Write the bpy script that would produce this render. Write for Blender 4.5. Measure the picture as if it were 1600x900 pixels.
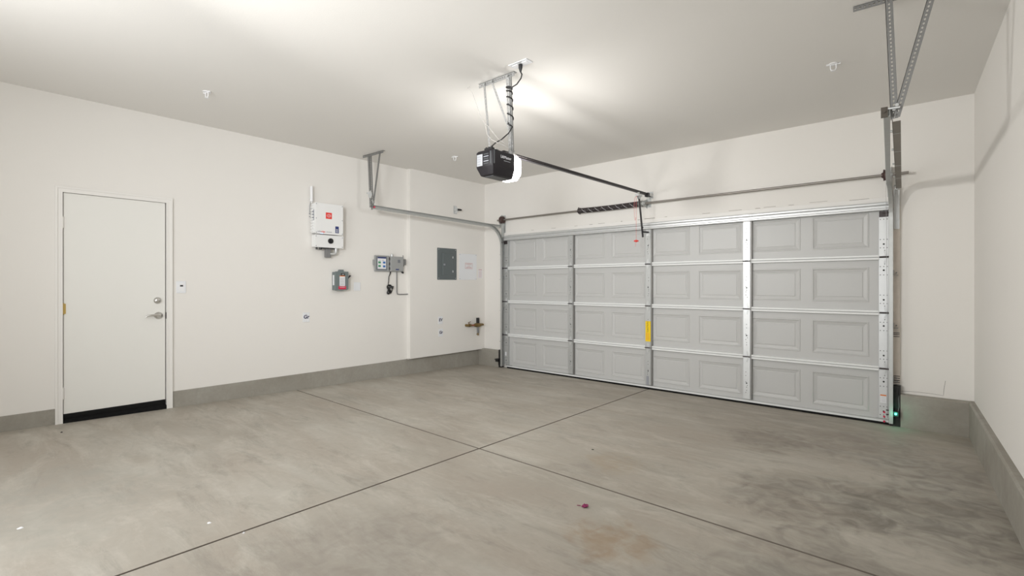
import bpy, bmesh, math, random, re
from mathutils import Vector, Matrix
random.seed(7)
for o in list(bpy.data.objects): bpy.data.objects.remove(o)
SC = bpy.context.scene
COL = SC.collection
PI = math.pi

# ------------------------------------------------------------------ camera
cd = bpy.data.cameras.new('camera'); cam = bpy.data.objects.new('camera', cd); COL.objects.link(cam)
cam.location = (5.1748, -5.9102, 1.3359)
cam.rotation_euler = (PI/2 - 0.0006, 0, 0.7185)
cd.sensor_width = 36; cd.lens = 36*770.13/1600; cd.shift_y = -(450-445.45)/1600
cd.clip_start = .05; cd.clip_end = 60
SC.camera = cam

# ------------------------------------------------------------------ world, lights, exposure
W = bpy.data.worlds.new('world'); SC.world = W; W.use_nodes = True
W.node_tree.nodes['Background'].inputs[0].default_value = (.75, .82, 1, 1)
W.node_tree.nodes['Background'].inputs[1].default_value = .3
SC.view_settings.view_transform = 'Standard'; SC.view_settings.look = 'None'
SC.view_settings.gamma = 1; SC.view_settings.use_curve_mapping = False
SC.view_settings.exposure = 0.05
def point(name, loc, power, radius, color=(1, 1, 1)):
    l = bpy.data.lights.new(name, 'POINT'); l.energy = power; l.shadow_soft_size = radius; l.color = color
    o = bpy.data.objects.new(name, l); o.location = loc; COL.objects.link(o); return o
def area(name, loc, rot, sx, sy, power, color=(1, 1, 1)):
    l = bpy.data.lights.new(name, 'AREA'); l.shape = 'RECTANGLE'; l.size = sx; l.size_y = sy; l.energy = power; l.color = color
    o = bpy.data.objects.new(name, l); o.location = loc; o.rotation_euler = rot; COL.objects.link(o); return o
point('rear_lamp', (1.62, -6.15, 2.25), 18, .07, (1, .99, .97))
area('added_rear_fill', (3.1, -7.35, 1.3), (math.radians(99), 0, math.radians(-14)), 4.4, 1.8, 112, (.94, .97, 1))  # unseen broad fill added behind the camera to even out the room
fl_ = area('added_corner_fill', (4.6, -7.2, 2.2), (0, 0, 0), .8, .8, 27, (.96, .98, 1))  # added fill, narrowed and aimed at the underlit far left corner
fl_.rotation_euler = (Vector((-.4, -1, 1.9))-fl_.location).to_track_quat('-Z', 'Y').to_euler(); fl_.data.spread = math.radians(70)
f2_ = area('added_right_fill', (1.62, -6.15, 2.25), (0, 0, 0), .26, .26, 13, (1, .99, .965))  # added aimed fill lifting the front right wall and ceiling
f2_.rotation_euler = (Vector((4.8, 0, 2.05))-f2_.location).to_track_quat('-Z', 'Y').to_euler(); f2_.data.spread = math.radians(78)
OPENER_LIGHT = 14.0

# ------------------------------------------------------------------ materials
def mat(name, col, rough=.6, metal=0., bump=0., bscale=60., var=0., vscale=3., emit=0., spec=.5, alpha=None):
    m = bpy.data.materials.new(name); m.use_nodes = True
    nt = m.node_tree; b = nt.nodes['Principled BSDF']
    b.inputs['Base Color'].default_value = (*col, 1); b.inputs['Roughness'].default_value = rough
    b.inputs['Metallic'].default_value = metal; b.inputs['Specular IOR Level'].default_value = spec
    if emit:
        b.inputs['Emission Color'].default_value = (*col, 1); b.inputs['Emission Strength'].default_value = emit
    tc = nt.nodes.new('ShaderNodeTexCoord')
    if var:
        n = nt.nodes.new('ShaderNodeTexNoise'); n.inputs['Scale'].default_value = vscale; n.inputs['Detail'].default_value = 5
        r = nt.nodes.new('ShaderNodeMapRange'); r.inputs[3].default_value = 1-var; r.inputs[4].default_value = 1+var
        mx = nt.nodes.new('ShaderNodeVectorMath'); mx.operation = 'SCALE'; mx.inputs[0].default_value = col
        nt.links.new(tc.outputs['Object'], n.inputs['Vector']); nt.links.new(n.outputs['Fac'], r.inputs[0])
        nt.links.new(r.outputs[0], mx.inputs['Scale']); nt.links.new(mx.outputs[0], b.inputs['Base Color'])
    if bump:
        n = nt.nodes.new('ShaderNodeTexNoise'); n.inputs['Scale'].default_value = bscale; n.inputs['Detail'].default_value = 3
        bp = nt.nodes.new('ShaderNodeBump'); bp.inputs['Strength'].default_value = bump; bp.inputs['Distance'].default_value = .004
        nt.links.new(tc.outputs['Object'], n.inputs['Vector']); nt.links.new(n.outputs['Fac'], bp.inputs['Height'])
        nt.links.new(bp.outputs[0], b.inputs['Normal'])
    return m

def concrete(name, light, dark, warm, scale=1., wear=1., stains_and_shade=()):
    m = bpy.data.materials.new(name); m.use_nodes = True; nt = m.node_tree; N = nt.nodes; L = nt.links
    b = N['Principled BSDF']; b.inputs['Roughness'].default_value = .62; b.inputs['Specular IOR Level'].default_value = .35
    g = N.new('ShaderNodeNewGeometry')
    def noise(sc, det, dist=0., vec=None, rough=.55):
        n = N.new('ShaderNodeTexNoise'); n.inputs['Scale'].default_value = sc*scale; n.inputs['Detail'].default_value = det
        n.inputs['Distortion'].default_value = dist; n.inputs['Roughness'].default_value = rough
        L.new(vec or g.outputs['Position'], n.inputs['Vector']); return n.outputs['Fac']
    def ramp(f, a, c, lo=0., hi=1.):
        r = N.new('ShaderNodeMapRange'); r.inputs[1].default_value = a; r.inputs[2].default_value = c
        r.inputs[3].default_value = lo; r.inputs[4].default_value = hi; L.new(f, r.inputs[0]); return r.outputs[0]
    def mix(f, c1, c2, mode='MIX'):
        x = N.new('ShaderNodeMix'); x.data_type = 'RGBA'; x.blend_type = mode
        if isinstance(f, float): x.inputs[0].default_value = f
        else: L.new(f, x.inputs[0])
        for s, c in ((6, c1), (7, c2)):
            if isinstance(c, tuple): x.inputs[s].default_value = (*c, 1)
            else: L.new(c, x.inputs[s])
        return x.outputs[2]
    mp = N.new('ShaderNodeMapping'); mp.inputs['Scale'].default_value = (.45, 1.5, 1); mp.inputs['Rotation'].default_value = (0, 0, .35)
    L.new(g.outputs['Position'], mp.inputs['Vector'])
    big = ramp(noise(.75, 6, .8), .38, .64)
    trowel = ramp(noise(2.3, 9, .5, mp.outputs[0], .66), .34, .68)
    fine = ramp(noise(26, 6), .3, .7)
    c = mix(big, light, dark)
    c = mix(ramp(trowel, 0, 1, 0, .5*wear), c, warm)
    sw = ramp(noise(3.1, 12, .7, mp.outputs[0], .74), .50, .72, 0, .42*wear)
    c = mix(sw, c, tuple(min(1, v*1.18) for v in light))
    dk = ramp(noise(4.3, 12, .5, mp.outputs[0], .76), .52, .72, 0, .40*wear)
    c = mix(dk, c, tuple(v*.66 for v in dark))
    c = mix(ramp(fine, 0, 1, 0, .16), c, tuple(v*.72 for v in dark))
    for (sx, sy, sr, col, amt) in stains_and_shade:                # irregular dirt spots, and broad patches of painted shade
        v = N.new('ShaderNodeVectorMath'); v.operation = 'DISTANCE'; v.inputs[1].default_value = (sx, sy, .08)
        L.new(g.outputs['Position'], v.inputs[0])
        ad = N.new('ShaderNodeMath'); ad.operation = 'MULTIPLY_ADD'; ad.inputs[1].default_value = 1.1*sr
        L.new(noise(4.5, 7, 1.4), ad.inputs[0]); L.new(v.outputs['Value'], ad.inputs[2])
        f = ramp(ad.outputs[0], sr*1.45, sr*1.05, 0, amt)
        f2 = N.new('ShaderNodeMath'); f2.operation = 'MULTIPLY'; L.new(f, f2.inputs[0])
        L.new(ramp(noise(7, 8, 1.), .35, .62, .25, 1), f2.inputs[1])
        c = mix(f2.outputs[0], c, col)
    L.new(c, b.inputs['Base Color'])
    bp = N.new('ShaderNodeBump'); bp.inputs['Strength'].default_value = .25; bp.inputs['Distance'].default_value = .004
    L.new(noise(9, 8, 1.), bp.inputs['Height']); L.new(bp.outputs[0], b.inputs['Normal'])
    L.new(ramp(trowel, 0, 1, .5, .72), b.inputs['Roughness'])
    return m

WALL = mat('wall_paint', (.80, .775, .735), .75, bump=.12, bscale=90, var=.008, vscale=1.2)
CEIL = mat('ceiling_paint', (.81, .79, .755), .8, bump=.12, bscale=90)
SLABW = mat('door_white_paint', (.80, .79, .75), .42)
TRIMW = mat('trim_white_paint', (.82, .80, .765), .45)
JAMBW = mat('worn_painted_wood', (.74, .665, .59), .7, bump=.3, bscale=50, var=.12, vscale=14)
GDOOR = mat('garage_door_enamel', (.53, .53, .52), .42, bump=.05, bscale=120)
GRAIL = mat('garage_door_edge', (.80, .81, .805), .38)
GALV = mat('galvanized_steel', (.50, .51, .50), .42, .6, var=.10, vscale=18)
GALVB = mat('bright_zinc', (.62, .63, .63), .42, .55, var=.06, vscale=25)
STILEM = mat('stile_steel', (.50, .51, .505), .45, .4, var=.08, vscale=16)
HINGEM = mat('hinge_zinc', (.62, .63, .63), .35, .5, var=.08, vscale=60)
GALVD = mat('dull_galvanized_and_stile_shade', (.30, .295, .285), .5, .7, var=.10, vscale=12)
ANGLE = mat('perforated_steel', (.24, .24, .235), .55, .4, var=.06, vscale=12)
ANGLEL = mat('bright_perforated_steel', (.36, .36, .355), .5, .4, var=.06, vscale=12)
ENDP = mat('dark_end_plate_steel', (.10, .085, .07), .5, .3)
BROWNST = mat('oily_dark_steel', (.24, .215, .185), .5, .5, var=.15, vscale=9)
DARKST = mat('dark_steel', (.07, .06, .06), .45, .5)
RUST = mat('rust_brown_iron', (.09, .055, .05), .6, .4, var=.2, vscale=30)
SHAFT = mat('worn_steel_shaft', (.30, .28, .255), .45, .7)
BLACK = mat('black_plastic', (.012, .012, .013), .4)
BLACKM = mat('black_painted_rail', (.03, .027, .03), .35, .2)
RUBBER = mat('black_rubber', (.006, .006, .006), .7, spec=.2)
HOLE = mat('dark_punched_hole', (.02, .02, .02), .8)
OPBODY = mat('opener_dark_plastic', (.014, .012, .015), .5, spec=.35)
OPLAB = mat('opener_label', (.42, .43, .45), .6)
OPTRIM = mat('opener_grey_panel', (.08, .085, .09), .4)
PANELG = mat('grey_panel_enamel', (.115, .135, .138), .5)
DISG = mat('disconnect_grey', (.16, .19, .19), .5)
CTLG = mat('controller_grey', (.33, .335, .33), .5)
CTLD = mat('controller_dark_grey', (.17, .18, .20), .5)
WHITEP = mat('white_plastic', (.84, .84, .85), .4)
INVW = mat('inverter_white', (.82, .82, .81), .4)
PLATEW = mat('white_wall_plate', (.80, .81, .83), .35)
PAPER = mat('white_label_paper', (.80, .80, .82), .6)
RED = mat('red_print', (.78, .05, .035), .5)
CRIM = mat('crimson_label', (.62, .02, .07), .5)
PINKL = mat('faded_pink_print', (.62, .40, .40), .6)
BLUE = mat('navy_print', (.02, .035, .16), .5)
BLUE2 = mat('blue_print', (.05, .16, .45), .5)
GREENP = mat('green_print', (.08, .30, .16), .5)
GREYP = mat('grey_print', (.30, .31, .34), .6)
INK = mat('marker_ink', (.04, .035, .09), .6)
YEL = mat('yellow_warning_label', (.90, .62, .0), .5)
ORG = mat('orange_print', (.75, .22, .05), .5)
SATIN = mat('satin_nickel', (.62, .61, .59), .28, 1.)
BRASS = mat('brass_hinge', (.62, .45, .16), .35, .8)
BRONZE = mat('aged_brass', (.22, .15, .06), .45, .7, var=.3, vscale=40)
COPPER = mat('copper_pipe', (.40, .15, .09), .4, .8, var=.2, vscale=30)
LENS = mat('lit_lamp_lens', (1, .98, .96), .3, emit=OPENER_LIGHT)
GREENLED = mat('green_indicator', (.05, 1, .55), .3, emit=9.)
BLUELED = mat('blue_indicator', (.35, .5, 1), .3, emit=1.5)
GREYPL = mat('grey_conduit', (.20, .20, .20), .5)
ROPE = mat('red_rope', (.72, .18, .18), .7)
WIREW = mat('pale_bell_wire', (.55, .53, .50), .6)
MAGENTA = mat('magenta_petal', (.22, .01, .08), .6)
LEAFG = mat('dry_dark_leaf', (.04, .05, .03), .7)
TAR = mat('black_flashing', (.014, .013, .012), .55, bump=.8, bscale=18, var=.4, vscale=20)
STAINS_AND_SHADE = ((3.95, -3.75, .30, (.30, .19, .095), .55), (4.55, -2.55, .55, (.165, .148, .122), .6), (4.1, -1.35, .45, (.175, .155, .13), .5),
          (3.4, -2.75, .28, (.36, .27, .16), .35), (5.15, -1.4, .45, (.15, .14, .12), .45), (4.35, -4.2, .5, (.17, .15, .13), .35), (1.3, -5.7, .9, (.35, .335, .295), .7), (5.25, -2.3, .75, (.15, .138, .115), .7), (4.3, -4.9, .6, (.17, .155, .13), .6), (4.9, -3.5, .75, (.18, .165, .14), .6), (4.7, -1.0, .7, (.24, .215, .185), .5), (3.1, -4.6, .5, (.24, .21, .18), .4))  # small spots are dirt; broad later ones paint in dimmer floor light
FLOORM = concrete('concrete_floor', (.49, .465, .41), (.375, .345, .295), (.40, .35, .295), wear=1.7, stains_and_shade=STAINS_AND_SHADE)
STEMM = concrete('concrete_stem_wall', (.37, .355, .315), (.285, .265, .225), (.32, .29, .245), scale=1.4, wear=.8)
GROOVE = mat('concrete_joint', (.17, .145, .12), .9)

# ------------------------------------------------------------------ mesh helpers
FIDDLY = {'bolt', 'screw', 'label_print', 'badge_print', 'print_line', 'card_print', 'scuff', 'dark_mark', 'bright_tab', 'plate_screw', 'cooling_fin', 'paint_mark', 'badge_mark', 'cable_gland', 'wire'}
ORIGIN = {}
def origin_of(o): return ORIGIN.get(o.name, Vector((0, 0, 0)))
class MB:
    def __init__(s): s.v = []; s.f = []; s.m = []; s.cur = 0
    def poly(s, pts, faces):
        n = len(s.v); s.v += [Vector(p) for p in pts]
        for f in faces: s.f.append(tuple(n+i for i in f)); s.m.append(s.cur)
        return s
    def box(s, a, b, bev=0.):
        x0, x1 = sorted((a[0], b[0])); y0, y1 = sorted((a[1], b[1])); z0, z1 = sorted((a[2], b[2]))
        if bev <= 0:
            p = [(x, y, z) for x in (x0, x1) for y in (y0, y1) for z in (z0, z1)]
            return s.poly(p, [(0, 1, 3, 2), (4, 6, 7, 5), (0, 4, 5, 1), (2, 3, 7, 6), (0, 2, 6, 4), (1, 5, 7, 3)])
        bm = bmesh.new(); bmesh.ops.create_cube(bm, size=1)
        for v in bm.verts: v.co = Vector(((x0+x1)/2+v.co.x*(x1-x0), (y0+y1)/2+v.co.y*(y1-y0), (z0+z1)/2+v.co.z*(z1-z0)))
        bmesh.ops.bevel(bm, geom=bm.edges[:], offset=bev, segments=2, affect='EDGES', profile=.5)
        bm.verts.index_update()
        s.poly([v.co.copy() for v in bm.verts], [tuple(v.index for v in f.verts) for f in bm.faces]); bm.free(); return s
    def obox(s, o, ax, ay, az):                        # oriented box: corner o and three edge vectors
        o, ax, ay, az = map(Vector, (o, ax, ay, az))
        p = [o+ax*i+ay*j+az*k for i in (0, 1) for j in (0, 1) for k in (0, 1)]
        f = [(0, 1, 3, 2), (4, 6, 7, 5), (0, 4, 5, 1), (2, 3, 7, 6), (0, 2, 6, 4), (1, 5, 7, 3)]
        if ax.cross(ay).dot(az) < 0: f = [t[::-1] for t in f]
        return s.poly(p, f)
    def tube(s, pts, r, n=8, cap=True):
        pts = [Vector(p) for p in pts]; R = r if isinstance(r, (list, tuple)) else [r]*len(pts)
        t0 = (pts[1]-pts[0]).normalized(); u = t0.orthogonal().normalized(); base = len(s.v); prev = t0
        for i, p in enumerate(pts):
            t = (pts[min(i+1, len(pts)-1)]-pts[max(i-1, 0)])
            t = t.normalized() if t.length > 1e-9 else prev
            q = prev.rotation_difference(t); u = (q @ u); u = (u - t*u.dot(t)).normalized(); w = t.cross(u); prev = t
            s.v += [p+(u*math.cos(2*PI*k/n)+w*math.sin(2*PI*k/n))*R[i] for k in range(n)]
        for i in range(len(pts)-1):
            for k in range(n):
                a = base+i*n+k; b = base+i*n+(k+1) % n
                s.f.append((a, b, b+n, a+n)); s.m.append(s.cur)
        if cap:
            s.f.append(tuple(base+k for k in range(n))[::-1]); s.m.append(s.cur)
            s.f.append(tuple(base+(len(pts)-1)*n+k for k in range(n))); s.m.append(s.cur)
        return s
    def cyl(s, a, b, r, n=16): return s.tube([a, b], r, n)
    def prism(s, pts, d):                              # planar polygon extruded by vector d
        n = len(pts); d = Vector(d); P = [Vector(p) for p in pts]
        nrm = Vector((0, 0, 0))
        for i in range(n): nrm += P[i].cross(P[(i+1) % n])
        fl = nrm.dot(d) > 0
        F = [tuple(range(n))[::-1] if fl else tuple(range(n)), tuple(range(n, 2*n)) if fl else tuple(range(n, 2*n))[::-1]]
        for i in range(n):
            j = (i+1) % n; q = (i, j, j+n, i+n); F.append(q if fl else q[::-1])
        return s.poly(P+[p+d for p in P], F)
    def sweep(s, prof, frames):                        # closed profile (u,v) swept over frames (pos, U, V)
        n = len(prof); base = len(s.v)
        for (p, U, V) in frames: s.v += [Vector(p)+Vector(U)*a+Vector(V)*b for a, b in prof]
        for i in range(len(frames)-1):
            for k in range(n):
                a = base+i*n+k; b = base+i*n+(k+1) % n; s.f.append((a, b, b+n, a+n)); s.m.append(s.cur)
        s.f.append(tuple(base+k for k in range(n))[::-1]); s.m.append(s.cur)
        s.f.append(tuple(base+(len(frames)-1)*n+k for k in range(n))); s.m.append(s.cur)
        return s
    def strip(s, a, b, wdir, w, th, nrm, pitch=.0225, hl=.0058, hw=.0052, holes=True):
        """flat bar from a to b, width w along wdir, thickness th along nrm, with real slotted holes"""
        a, b, W_, Nn = Vector(a), Vector(b), Vector(wdir).normalized(), Vector(nrm).normalized()
        Lg = (b-a).length; T = (b-a).normalized()
        W_ = (W_-T*W_.dot(T)).normalized(); Nn = T.cross(W_)*(1 if T.cross(W_).dot(Nn) > 0 else -1)
        if not holes: return s.obox(a, T*Lg, W_*w, Nn*th)
        k = max(1, round(Lg/pitch)); pt = Lg/k
        for i in range(k):
            c = a+T*(pt*(i+.5))+W_*(w/2); hx = pt/2; hy = w/2
            out = [(-hx, -hy), (0, -hy), (hx, -hy), (hx, 0), (hx, hy), (0, hy), (-hx, hy), (-hx, 0)]
            inn = [(-hl, -hw*.6), (0, -hw), (hl, -hw*.6), (hl*1.15, 0), (hl, hw*.6), (0, hw), (-hl, hw*.6), (-hl*1.15, 0)]
            P = [c+T*x+W_*y+Nn*z for z in (0, th) for (x, y) in out+inn]
            F = []
            for q in range(8):
                r = (q+1) % 8
                F += [(q, q+8, r+8, r), (q+16, r+16, r+24, q+24), (q+8, q+24, r+24, r+8)]
            F += [(0, 1, 17, 16), (1, 2, 18, 17), (4, 5, 21, 20), (5, 6, 22, 21)]
            if i == 0: F += [(6, 7, 23, 22), (7, 0, 16, 23)]
            if i == k-1: F += [(2, 3, 19, 18), (3, 4, 20, 19)]
            s.poly(P, F)
        return s
    def angle(s, a, b, d1, d2, w=.032, th=.0025, **k):
        s.strip(a, b, d1, w, th, d2, **k); s.strip(a, b, d2, w, th, d1, **k); return s
    def build(s, name, mats, parent=None, smooth=False, loc=None):
        if not isinstance(mats, (list, tuple)): mats = [mats]
        if parent is None:
            if loc is None:
                xs = [v.x for v in s.v]; ys = [v.y for v in s.v]; zs = [v.z for v in s.v]
                loc = ((min(xs)+max(xs))/2, (min(ys)+max(ys))/2, min(zs))
            og = Vector(loc)
        else: og = origin_of(parent)
        me = bpy.data.meshes.new(name); me.from_pydata([v-og for v in s.v], [], s.f)
        for m in mats: me.materials.append(m)
        for p, i in zip(me.polygons, s.m): p.material_index = i; p.use_smooth = bool(smooth)
        me.validate(); me.update()
        bm = bmesh.new(); bm.from_mesh(me); bmesh.ops.recalc_face_normals(bm, faces=bm.faces[:]); bm.to_mesh(me); bm.free()
        if smooth:
            try: me.set_sharp_from_angle(angle=math.radians(38))
            except Exception: pass
        o = bpy.data.objects.new(name, me); COL.objects.link(o)
        if parent is None: o.location = og
        else: o.parent = parent
        ORIGIN[o.name] = og
        if parent is not None and re.sub(r'[._]?\d+$', '', name) in FIDDLY: o['kind'] = 'stuff'
        return o
def empty(name, loc):
    o = bpy.data.objects.new(name, None); COL.objects.link(o); o.location = loc; o.empty_display_size = .05
    ORIGIN[o.name] = Vector(loc); return o
def tag(o, label, cat, group=None):
    o['label'] = label; o['category'] = cat
    if group: o['group'] = group
    return o
def struct(o, label=None):
    o['kind'] = 'structure'
    if label: o['label'] = label
    return o
def lab(o, text): o['label'] = text; return o
def text_mesh(mb_name, body, size, pos, U, V, m, parent, extrude=.0006, align='CENTER', shear=0., wx=1., bold=0.):
    """lettering as a thin mesh lying in the plane spanned by U (reading direction) and V (up)"""
    c = bpy.data.curves.new('lettering', 'FONT'); c.body = body; c.size = size; c.extrude = extrude; c.align_x = align; c.align_y = 'CENTER'; c.shear = shear; c.offset = bold
    c.resolution_u = 3
    t = bpy.data.objects.new('lettering', c); COL.objects.link(t)
    bpy.context.view_layer.update()
    me = bpy.data.meshes.new_from_object(t.evaluated_get(bpy.context.evaluated_depsgraph_get()))
    bpy.data.objects.remove(t); bpy.data.curves.remove(c)
    U, V = Vector(U), Vector(V); Nn = U.cross(V); og = origin_of(parent); P = Vector(pos)-og
    for v in me.vertices: v.co = P+U*(v.co.x*wx)+V*v.co.y+Nn*(v.co.z+extrude)
    me.materials.clear(); me.materials.append(m); me.update()
    o = bpy.data.objects.new(mb_name, me); COL.objects.link(o); o.parent = parent; ORIGIN[o.name] = og
    return o

# ------------------------------------------------------------------ room shell
XL, XB = -.71, -.636            # left wall, its thicker bump near the corner
YW, ZC, YB = .035, 3.02, -7.6   # front wall, ceiling, back wall
def fz(y): return -.02*y        # the slab falls towards the big door
def xr(y): return 5.384-.052*y  # right wall runs slightly out of square
def xs(y): return 5.345-.050*y  # concrete stem face under it

# floor: four slabs parted by tooled joints
def slab(poly):
    mb = MB(); n = len(poly); c = Vector((sum(p[0] for p in poly)/n, sum(p[1] for p in poly)/n, 0))
    def inset(d):
        r = []
        for i in range(n):
            p0, p1, p2 = Vector(poly[i-1]), Vector(poly[i]), Vector(poly[(i+1) % n])
            e1 = (p1-p0).normalized(); e2 = (p2-p1).normalized(); n1 = Vector((-e1.y, e1.x)); n2 = Vector((-e2.y, e2.x))
            k = n1+n2; k = k/ max(.3, k.dot(n1)); r.append(p1+k*d)
        return r
    lv = [(inset(0), -.03), (inset(0), -.007), (inset(.001), -.0015), (inset(.003), 0.)]
    pts = []
    for ring, dz in lv: pts += [(p.x, p.y, fz(p.y)+dz) for p in ring]
    F = []
    for l in range(3):
        for i in range(n):
            j = (i+1) % n; F.append((l*n+i, l*n+j, (l+1)*n+j, (l+1)*n+i))
    mb.cur = 1; mb.poly(pts, F); mb.cur = 0; mb.f.append(tuple(3*n+i for i in range(n))); mb.m.append(0)
    return mb
floor = MB().box((-1.1, YB-.1, -.25), (6.2, .25, -.05)).build('floor', GROOVE, loc=(2.4, -3.5, 0)); struct(floor, 'worn grey concrete garage floor with crossing joints')
MB().poly([(-1.1, YB-.1, fz(YB-.1)-.009), (6.2, YB-.1, fz(YB-.1)-.009), (6.2, .25, -.014), (-1.1, .25, -.014)], [(0, 1, 2, 3)]).build('joint_bed', GROOVE, floor)
g = .0048
def jx(y): return 2.335-.040*y
def jy(x): return -3.142-.018*(x+.6)
cx = 2.335+.04*3.2; cy = jy(cx)
xl, xrr = XL-.03, 5.9
MB_ = [((xl, YB), (jx(YB)-g, YB), (cx-g, cy-g), (xl, jy(xl)-g)), ((jx(YB)+g, YB), (xrr, YB), (xrr, jy(xrr)-g), (cx+g, cy-g)),
       ((xl, jy(xl)+g), (cx-g, cy+g), (jx(.1)-g, .1), (xl, .1)), ((cx+g, cy+g), (xrr, jy(xrr)+g), (xrr, .1), (jx(.1)+g, .1))]
for q in MB_: slab(q).build('concrete_slab', [FLOORM, GROOVE], floor)

struct(MB().box((-1.0, YB-.2, ZC), (6.2, .25, ZC+.15)).build('ceiling', CEIL), 'flat off-white garage ceiling')
# left wall with the side-door opening, and the thicker bump
DY0, DY1, DZ1 = -5.247, -4.463, 2.168
wl = MB()
wl.box((XL-.14, YB, .02), (XL, DY0, ZC)); wl.box((XL-.14, DY1, -.05), (XL, -1.506, ZC)); wl.box((XL-.14, DY0, DZ1), (XL, DY1, ZC))
wl.box((XL-.14, -1.506, .262), (XB, YW+.1, ZC))
wl.box((XL-.14, -1.506, -.05), (XL-.0, YW+.1, .262))
struct(wl.build('wall_left', WALL), 'off-white left wall stepping forward near the corner')
# front wall round the big door opening
wf = MB(); OX0, OX1, OZ = -.06, 4.755, 2.10
wf.box((XL-.1, YW, -.05), (OX0, YW+.16, ZC)); wf.box((OX1, YW, -.05), (5.6, YW+.16, ZC)); wf.box((OX0, YW, OZ), (OX1, YW+.16, ZC))
struct(wf.build('wall_front', WALL), 'off-white wall round the garage door')
struct(MB().prism([(xr(.2), .2, -.05), (xr(YB), YB, -.05), (xr(YB)+.15, YB, -.05), (xr(.2)+.15, .2, -.05)], (0, 0, ZC+.05)).build('wall_right', WALL), 'bare off-white right wall')
struct(MB().box((-1, YB-.15, -.05), (6.2, YB, ZC)).build('wall_back', WALL), 'plain wall behind the viewer')

# concrete stem walls (baseboards)
def stem(name, segs, lbl):
    mb = MB()
    for quad, ztop in segs:                        # quad: outer edge a->b along the room face, then c, d behind; bevelled top edge
        a, b, c, d = [Vector(q) for q in quad]; n = ((d-a)).normalized()*.012
        pr = [(0, -.04), (0, ztop-.012), (1, ztop), (2, ztop), (2, -.04)]
        P = []
        for (A, D) in ((a, d), (b, c)):
            for k, z in pr:
                q = A if k == 0 else (A+n if k == 1 else D); P.append((q.x, q.y, z))
        mb.poly(P, [(0, 5, 6, 1), (1, 6, 7, 2), (2, 7, 8, 3), (3, 8, 9, 4), (0, 1, 2, 3, 4), (9, 8, 7, 6, 5)])
    o = mb.build(name, STEMM); return struct(o, lbl)
stem('baseboard_left', [(((XL+.004, -1.5), (XL+.004, .02), (XL-.05, .02), (XL-.05, -1.5)), .252), (((XL+.004, -4.42), (XL+.004, -1.5), (XL-.05, -1.5), (XL-.05, -4.42)), .262),
                        (((XL+.004, YB), (XL+.004, -5.285), (XL-.05, -5.285), (XL-.05, YB)), .252)], 'grey concrete curb along the left wall')
stem('baseboard_front', [(((XL, -.035), (-.200, -.035), (-.200, .06), (XL, .06)), .270), (((4.875, -.035), (5.5, -.035), (5.5, .06), (4.875, .06)), .308)], 'grey concrete curbs beside the garage door')
stem('baseboard_right', [(((xs(.05), .05), (xs(YB), YB), (xr(YB)+.05, YB), (xr(.05)+.05, .05)), .310)], 'thick grey concrete curb along the right wall')
# sliver of mortar under the bump
mb = MB(); mb.box((XL+.004, -1.52, .262), (XB-.012, -1.46, .272)); mb.box((XL+.006, -1.1, .253), (XB-.02, -.55, .262))
struct(mb.build('trim_1', WALL), 'plaster drips on the left curb')
# painted header board over the big door, with scuffs
hd = MB().box((-.2, YW-.010, 2.085), (4.86, YW, 2.178), .002).build('trim_2', JAMBW if False else TRIMW); struct(hd, 'painted header board above the garage door')
sc = MB()
for (x, z, w, h) in ((2.33, 2.190, .14, .006), (2.18, 2.184, .03, .005), (2.55, 2.192, .03, .004), (1.93, 2.186, .02, .006), (1.62, 2.184, .1, .003), (1.45, 2.183, .05, .004), (1.2, 2.182, .05, .003),
                     (3.05, 2.187, .09, .003), (3.38, 2.19, .14, .003), (3.62, 2.188, .05, .005), (3.74, 2.192, .12, .003), (3.95, 2.19, .05, .003), (4.2, 2.196, .16, .002), (4.55, 2.18, .16, .004), (.8, 2.181, .08, .003), (.4, 2.181, .05, .003)):
    sc.box((x-w/2, YW-.003, z-h/2), (x+w/2, YW+.001, z+h/2))
sc.build('scuff', BROWNST, hd)
# jamb boards at both sides of the big door
jm = MB().box((4.800, YW-.022, .395), (4.868, YW, 2.095), .002).build('trim_3', JAMBW); struct(jm, 'bare-looking jamb board right of the garage door')
st = MB()
for z in (.845, .865, .880): st.box((4.815, YW-.026, z-.003), (4.866, YW-.02, z+.003))
st.box((4.812, YW-.0255, .868), (4.816, YW-.02, .842)); 
for z in (.41, .43, .45, .47): st.box((4.812, YW-.025, z-.003), (4.868, YW-.02, z+.003))
st.build('dark_mark', DARKST, jm)
struct(MB().box((-.222, YW-.022, .27), (-.150, YW, 2.095), .002).build('trim_4', TRIMW), 'jamb board left of the garage door')
# black flashing in the gap of the curb
mb = MB().box((4.792, -.03, 0), (4.874, YW, .385), .004)
for i in range(9):
    x = 4.80+.008*i; mb.obox((x, -.036, .02+.01*(i % 3)), (.004, 0, 0), (0, .01, 0), (random.uniform(-.01, .01), 0, .33))
struct(mb.build('trim_5', TAR), 'torn black flashing at the foot of the right jamb')
mb = MB().box((-.245, -.045, 0), (-.196, YW, .285), .004)
struct(mb.build('trim_6', TAR), 'dark flashing at the foot of the left jamb')
# cracked paint line above the right curb
mb = MB(); mb.tube([(4.88, YW-.0005, .330), (4.98, YW-.0005, .336), (5.10, YW-.0005, .335), (5.178, YW-.0005, .330), (5.183, YW-.0005, .40), (5.192, YW-.0005, .465)], .0014, 5)
struct(mb.build('trim_7', BROWNST), 'thin crack in the paint above the right curb')

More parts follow.
